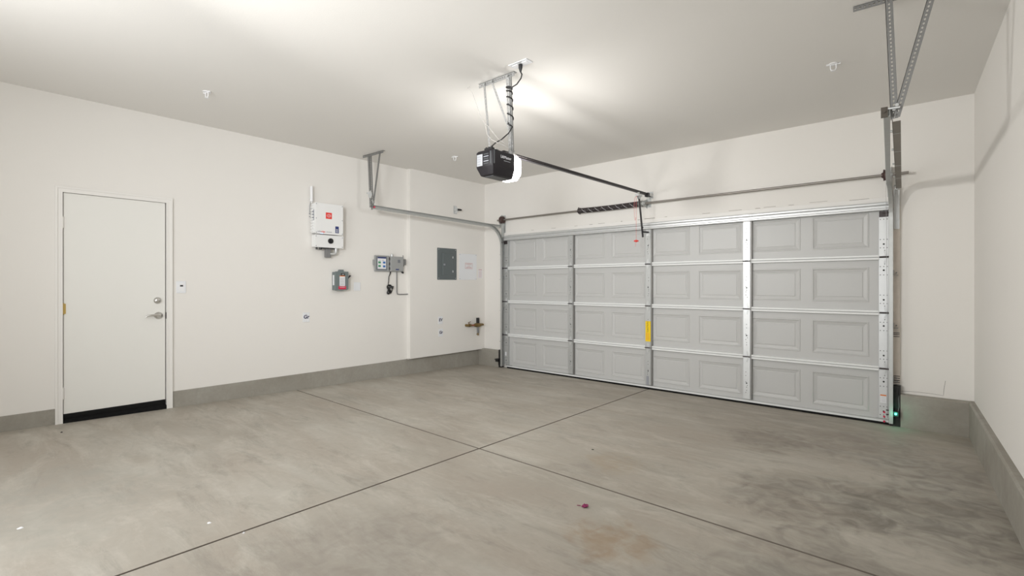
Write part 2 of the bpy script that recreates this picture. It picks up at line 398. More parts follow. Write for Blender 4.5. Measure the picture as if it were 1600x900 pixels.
# ------------------------------------------------------------------ side door
d1 = empty('door_1', (XL, -4.855, .097)); struct(d1, 'plain white side door with satin lever and black sweep')
SY0, SY1, SZ0, SZ1 = -5.237, -4.475, .185, 2.156
MB().box((XL-.045, SY0, SZ0), (XL-.002, SY1, SZ1), .002).build('slab', SLABW, d1)
sw = MB(); sw.box((XL-.040, SY0, .125), (XL-.004, SY1, SZ0)); sw.box((XL-.004, SY0+.002, .150), (XL+.006, SY1-.002, .180), .003)
lab(sw.build('sweep', RUBBER, d1), 'black rubber sweep')
mb = MB().prism([(XL-.1, DY0, .06), (XL+.012, DY0, .06), (XL+.012, DY0, .118), (XL-.004, DY0, .132), (XL-.1, DY0, .132)], (0, DY1-DY0, 0)); mb.cur = 0
lab(mb.build('threshold', RUBBER, d1), 'black threshold')
def frame_part(a, b): return MB().box(a, b, .002)
cs = MB()
def casing(mb, o0, o1):      # profile steps: back band, flat, inner bead, each a box running round the opening
    pass
for (off, w, t) in ((0, .016, .020), (.016, .022, .013), (.038, .012, .017)):
    y0, y1, zt = -5.293+off, -4.416-off, 2.208-off
    cs.box((XL, y0, .10), (XL+t, y0+w, zt-w)); cs.box((XL, y1-w, .09), (XL+t, y1, zt-w)); cs.box((XL, y0, zt-w), (XL+t, y1, zt))
lab(cs.build('casing', TRIMW, d1), 'white moulded casing')
jb = MB(); jb.box((XL-.14, DY0-.02, .09), (XL+.002, DY0+.006, DZ1)); jb.box((XL-.14, DY1-.004, .09), (XL+.002, DY1+.02, DZ1)); jb.box((XL-.14, DY0, DZ1-.006), (XL+.002, DY1, DZ1+.02))
jb.box((XL-.06, DY0, .1), (XL-.046, DY1, 2.16)); jb.build('jamb', TRIMW, d1)
for z, m, t in ((1.89, TRIMW, None), (1.122, BRASS, 'brass hinge'), (.37, TRIMW, None)):
    h = MB(); h.cyl((XL+.006, SY0-.004, z-.047), (XL+.006, SY0-.004, z+.047), .0075, 10); h.box((XL-.001, SY0-.002, z-.045), (XL+.002, SY0+.016, z+.045))
    for q in (-.048, .048): h.tube([(XL+.006, SY0-.004, z+q), (XL+.006, SY0-.004, z+q*1.12)], [.0085, .004], 10)
    o = h.build('hinge', m, d1, True)
    if t: lab(o, t)
def dome(mb, c, nx, prof, n=24):   # lathe around the x axis
    mb.tube([(c[0]+nx*d, c[1], c[2]) for d, r in prof], [r for d, r in prof], n)
mb = MB(); dome(mb, (XL, -4.541, 1.180), 1, [(-.002, .033), (.004, .033), (.010, .031), (.020, .024), (.024, .018), (.025, .001)])
mb.obox((XL+.024, -4.548, 1.164), (.012, 0, 0), (0, .010, .006), (0, -.008, .034))
lab(mb.build('deadbolt', SATIN, d1, True), 'satin nickel deadbolt turn')
mb = MB(); dome(mb, (XL, -4.533, 1.030), 1, [(-.002, .036), (.004, .036), (.011, .033), (.018, .022), (.034, .0125), (.048, .0125), (.052, .010)])
h = mb.build('rosette', SATIN, d1, True)
mb = MB(); mb.tube([(XL+.048, -4.525, 1.031), (XL+.052, -4.56, 1.036), (XL+.052, -4.60, 1.038), (XL+.050, -4.63, 1.032), (XL+.046, -4.648, 1.020)], [.012, .0115, .009, .0075, .006], 12)
lab(mb.build('lever', SATIN, d1, True), 'curved satin nickel lever')
lab(MB().box((XL-.004, DY1-.008, .995), (XL+.006, DY1-.001, 1.060), .002).build('strike_plate', DARKST, d1), 'dark strike plate')

# ------------------------------------------------------------------ big sectional garage door
d2 = empty('door_2', (2.35, 0, 0)); struct(d2, 'closed grey four-section overhead garage door with raised panels')
H = .5334; X0, X1 = -.09, 4.787; YF = .012     # YF: inner face of the sheet, room side is -y
PW, PZ0, PZ1 = .485, .098, .440
PCX = [.2625+.5895*k for k in range(8)]
RIB = .0175
def panel_mesh():
    """stamped panel: rolled lip, sloping band, flat field; centred at its lower left corner, sheet plane at y=0"""
    w, h = PW, PZ1-PZ0
    rings = [(0, 0), (.004, -.0035), (.011, -.0035), (.017, .003), (.040, .0075), (.043, .0095), (.050, .0095), (.055, .0060)]
    P = []
    for ins, y in rings: P += [(ins, y, ins), (w-ins, y, ins), (w-ins, y, h-ins), (ins, y, h-ins)]
    F = []
    for l in range(len(rings)-1):
        for i in range(4):
            j = (i+1) % 4; F.append((l*4+i, l*4+j, l*4+4+j, l*4+4+i))
    l = (len(rings)-1)*4; F.append((l, l+1, l+2, l+3))
    me = bpy.data.meshes.new('panel'); me.from_pydata(P, [], F); me.materials.append(GDOOR); me.update(); return me
PANEL = panel_mesh()
STILES = [(-.148, -.052), (1.113, 1.200), (2.303, 2.390), (3.483, 3.570), (4.708, 4.788)]
for k in range(4):
    z0 = k*H; s0 = z0+(.02 if k == 0 else 0)
    sk = MB()
    # sheet around the eight panel openings
    xs_ = [X0]+[v for c in PCX for v in (c-PW/2, c+PW/2)]+[X1]
    sk.box((X0, YF, s0), (X1, YF+.002, z0+PZ0)); sk.box((X0, YF, z0+PZ1), (X1, YF+.002, z0+H))
    for i in range(0, len(xs_), 2): sk.box((xs_[i], YF, z0+PZ0), (xs_[i+1], YF+.002, z0+PZ1))
    sk.box((X0, YF+.016, s0), (X1, YF+.022, z0+H))
    sec = sk.build('door_section', GDOOR, d2)
    for c in PCX:
        o = bpy.data.objects.new('raised_panel', PANEL); COL.objects.link(o); o.parent = sec
        o.location = Vector((c-PW/2, YF, z0+PZ0))-origin_of(sec)
    # rolled rails along the joints (split between the stiles)
    rl = MB(); Y = -.024
    def hat(za, zb, mb):
        for i in range(4):
            xa, xb = STILES[i][1]-.002, STILES[i+1][0]+.002
            prof = [(YF, za), (Y+.004, za), (Y, za+.003), (Y, zb-.003), (Y+.004, zb), (YF, zb)]
            mb.prism([(xa, y, z) for y, z in prof], (xb-xa, 0, 0))
    if k < 3: hat(z0+H-.024, z0+H-.0015, rl)
    if k > 0: hat(z0+.0015, z0+.024, rl)
    if k == 0: 
        rl.box((X0, -.012, .022), (X1, YF, .050), .002)
    rl.build('joint_rail', GRAIL, sec)
    # vertical stiles: folded channels standing proud of the sheet
    for i, (xa, xb) in enumerate(STILES):
        sm = MB(); e = .0 if i in (0, 4) else .012
        yf = -.018 if i in (0, 4) else -.030
        za, zb = s0+(.035 if k == 0 else .0), z0+H-(.0 if k < 3 else .01)
        sm.box((xa, yf, za+.001), (xb-e, yf+.0022, zb-.001), .0008)
        sm.box((xa, yf, za+.001), (xa+.002, YF, zb-.001)); sm.box((xb-e-.002, yf, za+.001), (xb-e, YF, zb-.001))
        if e: sm.cur = 1; sm.box((xb-e-.0005, yf+.006, za), (xb, YF, zb))  # side strip in duller steel paints the shade beside the channel
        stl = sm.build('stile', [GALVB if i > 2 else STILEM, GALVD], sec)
        # punched holes
        hm = MB(); mx = (xa+xb-e)/2; yh = yf-.0006
        def hole(x, z, r): hm.cyl((x, yf+.0008, z), (x, yh, z), r, 8)
        if i in (4, 0):
            for dz in (.09, .17, H-.17, H-.09):
                for dx in (-.026, 0, .026): hole(mx+dx, z0+dz, .0042)
            for dz in (.125, H-.125): hole(mx, z0+dz, .0085)
            for dz in (.065, H-.065): hole(mx+.008, z0+dz, .004)
        else:
            for dz in (.13, .155, .19, .21, .25, .32, .36): hole(mx+random.choice((-.008, .008, 0)), z0+dz, .0042)
            hole(mx, z0+.235, .008)
        hm.build('punched_hole', HOLE, sec)['kind'] = 'stuff'
    # hinges over the joint at the top of this section
    if k < 3:
        zj = z0+H
        for i, (xa, xb) in enumerate(STILES):
            mx = (xa+xb-(0 if i in (0, 4) else .012))/2; yf = -.0185 if i in (0, 4) else -.0305; hg = MB()
            up = [(mx-.026, yf, zj+.006), (mx+.026, yf, zj+.006), (mx+.022, yf, zj+.022), (mx+.007, yf, zj+.062), (mx-.007, yf, zj+.062), (mx-.022, yf, zj+.022)]
            dn = [(p[0], p[1], 2*zj-p[2]) for p in up]
            hg.prism(up, (0, -.004, 0)); hg.prism(dn, (0, -.004, 0))
            up2 = [(mx-.016, yf-.004, zj+.010), (mx+.016, yf-.004, zj+.010), (mx+.004, yf-.004, zj+.046), (mx-.004, yf-.004, zj+.046)]
            hg.prism(up2, (0, -.007, 0)); hg.prism([(p[0], p[1], 2*zj-p[2]) for p in up2], (0, -.005, 0))
            hg.cyl((mx-.030, yf-.010, zj), (mx+.030, yf-.010, zj), .0065, 10)
            hg.box((mx-.029, yf-.008, zj-.013), (mx-.024, yf, zj+.016)); hg.box((mx+.024, yf-.008, zj-.013), (mx+.029, yf, zj+.016))
            for s_ in (-1, 1): hg.cyl((mx, yf-.003, zj+s_*.053), (mx, yf-.009, zj+s_*.053), .005, 6)
            ho = hg.build('hinge', HINGEM, sec)
            # dark pin and roller at the end hinges
            if i in (0, 4):
                sx = -1 if i == 0 else 1; ex = STILES[i][0 if i == 0 else 1]
                r = MB(); r.cyl((mx-.032*sx, yf-.016, zj+.001), (ex+sx*.028, yf-.016, zj+.001), .0075, 8)
                r.cyl((ex+sx*.014, yf-.016, zj+.001), (ex+sx*.027, yf-.016, zj+.001), .021, 16)
                lab(r.build('roller', DARKST, sec, True), 'dark roller')
            else:
                r = MB(); r.cyl((mx-.036, yf-.013, zj), (mx+.036, yf-.013, zj), .0065, 8); r.build('hinge_pin', DARKST, sec)
    if k == 0:
        b = MB(); b.box((X0, -.014, .0), (X1, .02, .012), .004); b.tube([(X0, .002, .012), (X1, .002, .012)], .014, 10)
        lab(b.build('bottom_seal', RUBBER, sec), 'black rubber bottom seal')
        b = MB(); b.box((X0-.012, -.018, .044), (X1+.012, -.006, .050)); b.box((X1-.10, -.024, .046), (X1+.014, -.004, .054)); b.box((X0-.014, -.024, .046), (X0+.10, -.004, .054)); b.build('bottom_retainer', GALV, sec)
        # warning label and red plugs at the lower right corner
        b = MB(); b.box((4.722, -.0195, .205), (4.768, -.018, .272)); l = b.build('warning_label', PAPER, sec); lab(l, 'white label with an orange heading')
        b = MB(); b.box((4.722, -.0200, .272), (4.768, -.018, .284)); b.build('warning_heading', ORG, sec)
        text_mesh('lettering', '! ---\n-----\n-----', .016, (4.745, -.0198, .24), (1, 0, 0), (0, 0, 1), GREYP, sec)
        for z in (.118, .076, .030):
            b = MB(); b.cyl((4.752, -.017, z), (4.752, -.026, z), .009, 12); lab(b.build('red_bolt', CRIM, sec), 'red tamper bolt')
        b = MB(); b.box((-.125, -.0195, .20), (-.092, -.018, .26)); lab(b.build('corner_label', PAPER, sec), 'small white label')
        b = MB(); b.box((2.318, -.0315, .06), (2.352, -.0298, .17)); lab(b.build('dark_decal', GREYP, sec), 'small grey decal')
    if k == 1:
        b = MB(); b.box((2.305, -.0315, .612), (2.376, -.0298, .872)); lab(b.build('caution_label', YEL, sec), 'bright yellow caution label')
        text_mesh('lettering', 'CAUTION', .030, (2.337, -.0317, .80), (0, 0, 1), (-1, 0, 0), BLACK, sec)
        for q in range(3):
            b = MB(); b.box((2.318+q*.016, -.0320, .635), (2.323+q*.016, -.0314, .725)); b.build('print_line', ORG, sec)
    if k == 3:
        # top strut: a hat section running the full width
        ZT = 2.118
        prof = [(.0, ZT), (-.058, ZT), (-.062, ZT-.004), (-.062, ZT-.020), (-.056, ZT-.022), (-.046, ZT-.030), (-.046, ZT-.050), (-.058, ZT-.054), (-.062, ZT-.058), (-.062, ZT-.070), (-.058, ZT-.074), (-.0, ZT-.074)]
        b = MB().prism([(X0-.03, y, z) for y, z in prof], (X1-X0+.03, 0, 0)); lab(b.build('top_strut', GALVB, sec), 'folded steel strut across the top')
        for i, (xa, xb) in enumerate(STILES):
            m_ = (xa+xb)/2; b = MB(); b.box((m_-.03, -.066, ZT-.018), (m_+.03, -.061, ZT-.002)); b.cyl((m_-.012, -.062, ZT-.009), (m_-.012, -.070, ZT-.009), .005, 6); b.cyl((m_+.014, -.062, ZT-.009), (m_+.014, -.070, ZT-.009), .005, 6)
            b.build('strut_clip', GALVB, sec)
        for s_, xa in ((-1, STILES[0][0]), (1, STILES[4][0])):
            b = MB(); b.box((xa+.004, -.024, 1.985), (xa+.074, -.018, 2.035), .001); b.box((xa+.004, -.03, 2.035), (xa+.074, -.016, 2.040))
            lab(b.build('top_roller_bracket', DARKST, sec), 'dark top roller bracket')
            b = MB(); ex = xa+.04+s_*.04; b.cyl((xa+.03, -.03, 2.02), (ex+s_*.026, -.03, 2.02), .0055, 8); b.cyl((ex+s_*.012, -.03, 2.02), (ex+s_*.025, -.03, 2.02), .021, 16); b.build('roller', DARKST, sec, True)
        # opener bracket on the centre stile
        b = MB(); b.box((2.318, -.036, 1.955), (2.376, -.029, 2.035), .001); b.box((2.325, -.050, 1.985), (2.329, -.02, 2.015)); b.box((2.362, -.050, 1.985), (2.366, -.02, 2.015)); b.cyl((2.32, -.042, 2.0), (2.371, -.042, 2.0), .005, 8)
        for z in (1.962, 2.028): b.cyl((2.34, -.034, z), (2.34, -.042, z), .006, 6)
        lab(b.build('opener_bracket', GALVB, sec), 'zinc bracket for the opener arm')

# ------------------------------------------------------------------ tracks
def track(side):
    """C channel: vertical run, quarter bend, near-level run. side -1 left, +1 right."""
    left = side < 0
    xv = -.172 if left else 4.822; xe = -.352 if left else 4.945
    R = .33; yc = -.40; pts = []
    pts.append((0, -.055, .03)); pts.append((0, -.055, 1.1)); pts.append((0, -.055, 1.93))
    y_v = -.055; yc = y_v-R; zc = 1.935
    for i in range(1, 13):
        a = PI/2*i/12; pts.append((0, yc+R*math.cos(a), zc+R*math.sin(a)))
    yE, zE = -2.33, 2.335
    for i in range(1, 7): t = i/6; pts.append((0, yc+(yE-yc)*t, zc+R+(zE-zc-R)*t))
    P = []
    for (_, y, z) in pts:
        t = max(0, (yc-y))/(yc-yE) if y < yc else 0
        P.append(Vector((xv+(xe-xv)*t, y, z)))
    # profile in (u: into the room of the door, v: away from the bend centre)
    w, h, t = .030, .050, .0025
    prof = [(0, -h/2), (w, -h/2), (w+.002, -h/2+.009), (w-.002, -h/2+.009), (w-.003, -h/2+t), (t, -h/2+t), (t, h/2-t), (w-.003, h/2-t), (w-.002, h/2-.007), (w+.002, h/2-.007), (w, h/2), (0, h/2)]
    fr = []
    for i, p in enumerate(P):
        T = (P[min(i+1, len(P)-1)]-P[max(i-1, 0)]).normalized(); U = Vector((1 if left else -1, 0, 0)); U = (U-T*U.dot(T)).normalized(); V = T.cross(U)
        if (V.y if i < 4 else V.z) < 0: V = -V
        fr.append((p, U, V))
    root = empty('door_track', (P[0].x, P[0].y, 0))
    tb = MB().sweep(prof, fr); tb.build('channel', GALV, root)
    return root, P
tl, PL = track(-1); tag(tl, 'left galvanized garage door track, rising then running back along the left wall', 'door track', 'garage door tracks')
tr_, PR = track(1); tag(tr_, 'right galvanized garage door track, rising then running back near the right wall', 'door track', 'garage door tracks')
def bolt(mb, c, d, r=.007, l=.008): c = Vector(c); mb.cyl(c, c+Vector(d)*l, r, 6)
# left track fittings
b = MB(); b.box((-.356, -2.336, 2.300), (-.322, -2.328, 2.366), .001); b.build('end_stop', GALVD, tl)
lab(MB().cyl((-.322, -2.31, 2.332), (-.308, -2.315, 2.332), .011, 10).build('red_cap', CRIM, tl), 'red end bumper')
b = MB()     # bracket from bend to bearing plate
b.box((-.205, -.42, 2.255), (-.203, -.045, 2.295)); b.box((-.205, -.42, 2.293), (-.170, -.045, 2.295)); b.build('horizontal_bracket', GALV, tl)
for z in (.45, .95, 1.45, 1.85): b = MB(); b.box((-.222, -.052, z-.03), (-.174, YW-.022, z-.027)); b.box((-.176, -.075, z-.03), (-.1735, .005, z+.03)); b.box((-.222, .008, z-.03), (-.176, .012, z+.03)); bolt(b, (-.195, .008, z), (0, -1, 0)); b.build('track_bracket', GALVD, tl)
b = MB(); b.box((-.226, .002, 1.72), (-.181, .012, 2.30)); b.box((-.183, -.05, 1.80), (-.180, .012, 2.10)); b.build('flag_bracket', GALV, tl)
# right track fittings: end plate, long stiffening angle, flag bracket, wall brackets
b = MB(); b.box((4.902, -2.338, 2.305), (4.934, -2.330, 2.366), .001); bolt(b, (4.918, -2.338, 2.338), (0, -1, 0), .008)
lab(b.build('end_stop', ENDP, tr_), 'dark end plate')
b = MB()
n = 10
for i in range(1):
    a0 = Vector((4.951, -2.29, 2.283)); a1 = Vector((4.846, -.12, 2.228))
    wv = Vector((.040, 0, 0)); b.obox(a0, a1-a0, wv, (0, 0, .003)); b.obox(a0, a1-a0, (.003, 0, 0), (0, 0, .036))
lab(b.build('stiffening_angle', BROWNST, tr_), 'dark steel angle beside the channel')
b = MB()
for t in (.12, .34, .55, .78, .97):
    p = Vector((4.951, -2.29, 2.283)).lerp(Vector((4.846, -.12, 2.228)), t); bolt(b, p+Vector((-.001, 0, .018)), (-1, 0, 0), .007, .012); b.box(p+Vector((.001, -.002, -.001)), p+Vector((.04, .002, 0)))
b.build('bolt', GALV, tr_)
b = MB(); b.box((4.826, .000, 1.865), (4.866, .012, 2.235)); b.box((4.826, -.055, 1.865), (4.829, .012, 2.235))
for z in (1.93, 2.10, 2.19): b.box((4.838, -.001, z-.003), (4.858, .0, z+.003))
for z in (1.90, 1.95): bolt(b, (4.845, 0, z), (0, -1, 0), .008, .01)
b.cyl((4.845, -.002, 2.245), (4.845, -.03, 2.245), .012, 8)
lab(b.build('flag_bracket', GALVB, tr_), 'bright zinc flag bracket')
for z in (.45, .95, 1.45): b = MB(); b.box((4.826, -.052, z-.025), (4.858, YW-.022, z-.022)); b.box((4.8235, -.075, z-.025), (4.826, .004, z+.025)); bolt(b, (4.842, .010, z-.0), (0, -1, 0)); b.build('track_bracket', GALVD, tr_)

# ------------------------------------------------------------------ perforated hangers from the ceiling
def hanger(label, parts):
    o = empty('track_hanger', parts['loc']); tag(o, label, 'ceiling hanger', 'perforated track hangers')
    for nm, a, c, u, v, w in parts['bars']:
        MB().angle(a, c, u, v, w).build(nm, ANGLE, o)
    return o
hl = hanger('perforated steel hanger carrying the end of the left track', dict(loc=(-.35, -2.34, 2.33), bars=[
    ('ceiling_bar', (-.523, -2.352, 3.018), (-.09, -2.335, 3.018), (0, 0, -1), (0, 1, 0), .032),
    ('upright', (-.385, -2.345, 3.005), (-.335, -2.345, 2.33), (-1, 0, 0), (0, 1, 0), .038),
    ('brace', (-.150, -2.352, 3.000), (-.305, -2.352, 2.34), (1, 0, 0), (0, 1, 0), .022)]))
b = MB(); b.prism([(-.40, -2.35, 2.52), (-.34, -2.35, 2.545), (-.305, -2.35, 2.49), (-.335, -2.35, 2.44), (-.385, -2.35, 2.46)], (0, -.004, 0)); b.cyl((-.405, -2.36, 2.515), (-.385, -2.36, 2.515), .012, 8); b.build('joining_plate', GALVB, hl)
b = MB(); bolt(b, (-.345, -2.34, 2.36), (0, -1, 0), .01, .016); b.cyl((-.30, -2.35, 2.415), (-.255, -2.36, 2.38), .014, 8); b.build('bolt', GALV, hl)
hr = hanger('perforated steel hanger carrying the end of the right track', dict(loc=(4.96, -2.29, 2.33), bars=[
    ('ceiling_bar', (4.765, -2.305, 3.018), (5.22, -2.28, 3.018), (0, 0, -1), (0, 1, 0), .032),
    ('upright', (4.918, -2.300, 3.005), (4.945, -2.300, 2.30), (1, 0, 0), (0, 1, 0), .036),
    ('brace', (5.122, -2.306, 2.995), (4.955, -2.306, 2.31), (1, 0, 0), (0, 1, 0), .034)]))
b = MB(); bolt(b, (4.962, -2.305, 2.35), (0, -1, 0), .01, .016); b.cyl((4.93, -2.33, 2.355), (4.99, -2.33, 2.352), .006, 6); bolt(b, (4.975, -2.305, 2.372), (0, -1, 0), .01, .014); b.build('bolt', GALVB, hr)

# ------------------------------------------------------------------ torsion shaft assembly
sh = empty('torsion_shaft', (2.34, -.05, 2.378)); tag(sh, 'long steel torsion shaft with drums above the garage door', 'torsion shaft')
SYY, SZ = -.05, 2.378
MB().cyl((-.262, SYY, SZ), (4.935, SYY, SZ), .0127, 12).build('shaft', SHAFT, sh, True)
def bearing_plate(x, s_):
    b = MB(); b.prism([(x, YW, 2.10), (x, YW, 2.46), (x, -.03, 2.46), (x, -.09, 2.41), (x, -.09, 2.34), (x, -.02, 2.24), (x, -.01, 2.10)], (.003, 0, 0)); b.box((x, YW-.003, 2.10), (x-.035*s_, YW, 2.46))
    b.cyl((x-.008, SYY, SZ), (x+.012, SYY, SZ), .024, 14); return b
bearing_plate(-.196, -1).build('bearing_plate', GALV, sh); bearing_plate(4.806, 1).build('bearing_plate', GALV, sh)
for x, s_ in ((-.158, 1), (4.770, -1)):
    d = MB(); pr = [(-.030, .030), (-.026, .056), (-.020, .058), (-.014, .053), (.014, .050), (.018, .056), (.022, .052), (.024, .028), (.034, .024)]
    d.tube([(x+s_*a, SYY, SZ) for a, r in pr], [r for a, r in pr], 24)
    for k in range(4): a = PI/4+k*PI/2; d.cyl((x+s_*.03, SYY+.018*math.cos(a), SZ+.018*math.sin(a)), (x+s_*.038, SYY+.018*math.cos(a), SZ+.018*math.sin(a)), .005, 6)
    lab(d.build('cable_drum', RUST, sh, True), 'dark brown cable drum')
    MB().tube([(x, SYY-.052, SZ), (x-s_*.008, -.045, .9), (x-s_*.006, -.032, .07)], .0016, 5).build('lift_cable', GALVD, sh)
b = MB(); b.box((2.288, YW-.004, 2.33), (2.352, YW, 2.455), .001); b.box((2.292, -.088, 2.350), (2.296, YW, 2.405)); b.prism([(2.296, YW, 2.44), (2.296, -.085, 2.402), (2.296, -.085, 2.35), (2.296, YW, 2.32)], (.004, 0, 0)); b.cyl((2.27, SYY, SZ), (2.315, SYY, SZ), .028, 14); b.cyl((2.262, SYY, SZ), (2.27, SYY, SZ), .04, 14)
for z in (2.345, 2.44): bolt(b, (2.33, YW-.004, z), (0, -1, 0), .009, .01)
b.build('centre_bracket', GALV, sh)
# spring: real coil wound close, plus cones and paint marks
sp = MB(); n = 0; pts = []; x_a, x_b = 1.345, 2.235; turns = 74; per = 10; r0 = .031
for i in range(turns*per+1):
    a = 2*PI*i/per; t = i/(turns*per); sag = -.006*math.sin(PI*t); pts.append((x_a+(x_b-x_a)*t, SYY+r0*math.cos(a), SZ+sag+r0*math.sin(a)))
sp.tube(pts, .0062, 5); spring = sp.build('spring', DARKST, sh, True); lab(spring, 'black torsion spring')
sp = MB()
for k in range(8):
    xk = 1.40+k*.105; 
    sp.tube([(xk+.010*j, SYY+.038*math.cos(PI*1.05+j*.23), SZ-.004+.038*math.sin(PI*1.05+j*.23)) for j in range(-3, 5)], .0018, 5)
sp.build('paint_mark', PAPER, sh)
c = MB(); c.tube([(1.30, SYY, SZ), (1.305, SYY, SZ), (1.325, SYY, SZ), (1.36, SYY, SZ)], [.026, .042, .042, .034], 16)
for k in range(4): a = k*PI/2+.4; c.cyl((1.312, SYY+.03*math.cos(a), SZ+.03*math.sin(a)), (1.312, SYY+.05*math.cos(a), SZ+.05*math.sin(a)), .008, 6)
c.build('winding_cone', DARKST, sh, True)
c = MB(); c.tube([(2.22, SYY, SZ), (2.245, SYY, SZ), (2.268, SYY, SZ)], [.034, .04, .04], 16); c.build('stationary_cone', GALVD, sh, True)

# ------------------------------------------------------------------ opener
OX0_, OX1_ = 2.252, 2.448
op = empty('garage_door_opener', (2.35, -2.88, 2.235)); tag(op, 'dark garage door opener with a glowing lamp hanging from the ceiling', 'garage door opener')
def loft(mb, rings):
    n = len(rings[0]); P = [p for r in rings for p in r]; F = []
    for l in range(len(rings)-1):
        for i in range(n):
            j = (i+1) % n; F.append((l*n+i, l*n+j, (l+1)*n+j, (l+1)*n+i))
    F.append(tuple(range(n))[::-1]); F.append(tuple((len(rings)-1)*n+i for i in range(n))); return mb.poly(P, F)
def rrect(x0, x1, y0, y1, z, c):
    return [(x0+c, y0, z), (x1-c, y0, z), (x1-c*.3, y0+c*.3, z), (x1, y0+c, z), (x1, y1-c, z), (x1-c, y1, z), (x0+c, y1, z), (x0, y1-c, z), (x0, y0+c, z), (x0+c*.3, y0+c*.3, z)]
YR, YN = -3.028, -2.742
b = MB(); loft(b, [rrect(OX0_+.030, OX1_-.030, YR+.035, YN, 2.236, .02), rrect(OX0_+.022, OX1_-.022, YR+.028, YN, 2.240, .02), rrect(OX0_, OX1_, YR+.004, YN, 2.300, .02), rrect(OX0_, OX1_, YR, YN, 2.312, .02),
    rrect(OX0_, OX1_, YR, YN, 2.424, .02), rrect(OX0_+.008, OX1_-.008, YR+.008, YN, 2.436, .02)])
b.build('housing', OPBODY, op, True)
b = MB(); b.box((OX0_+.05, YR+.06, 2.231), (OX1_-.05, YN-.01, 2.238), .002); b.build('bottom_cover', OPTRIM, op)
b = MB(); b.box((OX0_+.018, YR-.0015, 2.312), (OX0_+.082, YR+.004, 2.408), .001); lab(b.build('rating_label', OPLAB, op), 'white rating label')
for i in range(5):
    b = MB(); b.box((OX0_+.094, YR-.0012, 2.322+i*.019), (OX0_+.150, YR+.004, 2.330+i*.019)); b.build('button', GREYP if i % 2 else OPTRIM, op)
b = MB()
for i in range(4): b.box((OX0_+.026, YR-.0022, 2.325+i*.02), (OX0_+.060, YR-.001, 2.331+i*.02))
b.build('label_print', GREYP, op)
b = MB(); b.box((OX1_-.030, YR-.002, 2.318), (OX1_-.016, YR+.006, 2.420), .002); b.box((OX1_-.003, YR+.014, 2.318), (OX1_+.0015, YR+.026, 2.428), .001); lab(b.build('corner_trim', OPTRIM, op), 'grey corner strip')
text_mesh('lettering', 'LiftMaster', .034, (OX1_+.0012, -2.868, 2.388), (0, 1, 0), (0, 0, 1), PAPER, op, wx=.95)
MB().box((OX1_+.001, -2.895, 2.357), (OX1_+.0018, -2.815, 2.362)).build('print_line', GREYP, op)
b = MB(); loft(b, [rrect(OX0_+.030, OX1_-.030, YN, -2.668, 2.236, .02), rrect(OX0_-.004, OX1_+.006, YN, -2.655, 2.275, .03), rrect(OX0_-.004, OX1_+.008, YN, -2.650, 2.34, .03), rrect(OX0_-.002, OX1_+.006, YN, -2.655, 2.405, .03), rrect(OX0_+.02, OX1_-.02, YN, -2.675, 2.434, .02)])
lab(b.build('lamp_lens', LENS, op, True), 'glowing white lamp lens')
b = MB(); b.box((2.345, -3.02, 2.434), (2.430, -2.985, 2.452), .003)
for i in range(3): b.cyl((2.352+i*.03, -3.0, 2.44), (2.352+i*.03, -3.0, 2.462), .010, 8)
b.box((2.36, -2.99, 2.436), (2.372, -2.93, 2.448)); lab(b.build('top_terminal', BLACK, op), 'black terminal block')
MB().box((2.25, -2.99, 2.436), (2.45, -2.955, 2.440)).build('mounting_strap', GALVB, op)
b = MB(); b.box((2.33, -2.78, 2.437), (2.44, -2.745, 2.441)); b.box((2.437, -2.81, 2.436), (2.441, -2.745, 2.475)); bolt(b, (2.441, -2.79, 2.462), (1, 0, 0), .008); bolt(b, (2.441, -2.765, 2.462), (1, 0, 0), .008); b.build('mounting_strap', GALVB, op)
for x_ in (2.275, 2.425): point('opener_lamp_light', (x_, -2.622, 2.300), 12., .038, (1, .985, .96))
# rail: inverted T with chain
b = MB(); RX = 2.35; y0, y1 = -2.80, -.02; za, zb = 2.452, 2.470
for (x_a, x_b, z_a, z_b) in ((-.016, .016, 0, .003), (-.004, .004, .003, .026), (-.012, .012, .024, .028)):
    b.obox((RX+x_a, y0, za+z_a), (0, y1-y0, zb-za), (x_b-x_a, 0, 0), (0, 0, z_b-z_a))
lab(b.build('rail', BLACKM, op), 'black steel rail')
b = MB()
for s_ in (-.022, .022): b.tube([(RX+s_, y0, za+.012), (RX+s_, y1-.12, zb+.008)], .004, 6)
b.build('chain', DARKST, op)
b = MB(); b.box((RX-.022, -.10, 2.452), (RX+.022, -.03, 2.50)); b.cyl((RX, -.06, 2.45), (RX, -.06, 2.505), .018, 12); lab(b.build('pulley', BLACKM, op), 'black end pulley')
b = MB(); b.box((RX-.030, YW-.003, 2.44), (RX+.030, YW, 2.53)); b.box((RX-.026, -.055, 2.465), (RX-.023, YW, 2.50)); b.box((RX+.023, -.055, 2.465), (RX+.026, YW, 2.50)); b.cyl((RX-.03, -.04, 2.482), (RX+.03, -.04, 2.482), .005, 8); b.build('header_bracket', GALVB, op)
b = MB(); b.box((RX-.024, -.36, 2.425), (RX+.024, -.255, 2.452), .003); b.box((RX-.010, -.325, 2.395), (RX-.006, -.275, 2.43)); b.box((RX+.006, -.325, 2.395), (RX+.010, -.275, 2.43)); b.cyl((RX-.016, -.30, 2.408), (RX+.016, -.30, 2.408), .006, 8); b.obox((RX+.02, -.38, 2.445), (.004, 0, 0), (0, .05, .01), (0, .0, .02))
lab(b.build('trolley', GALVB, op), 'zinc trolley')
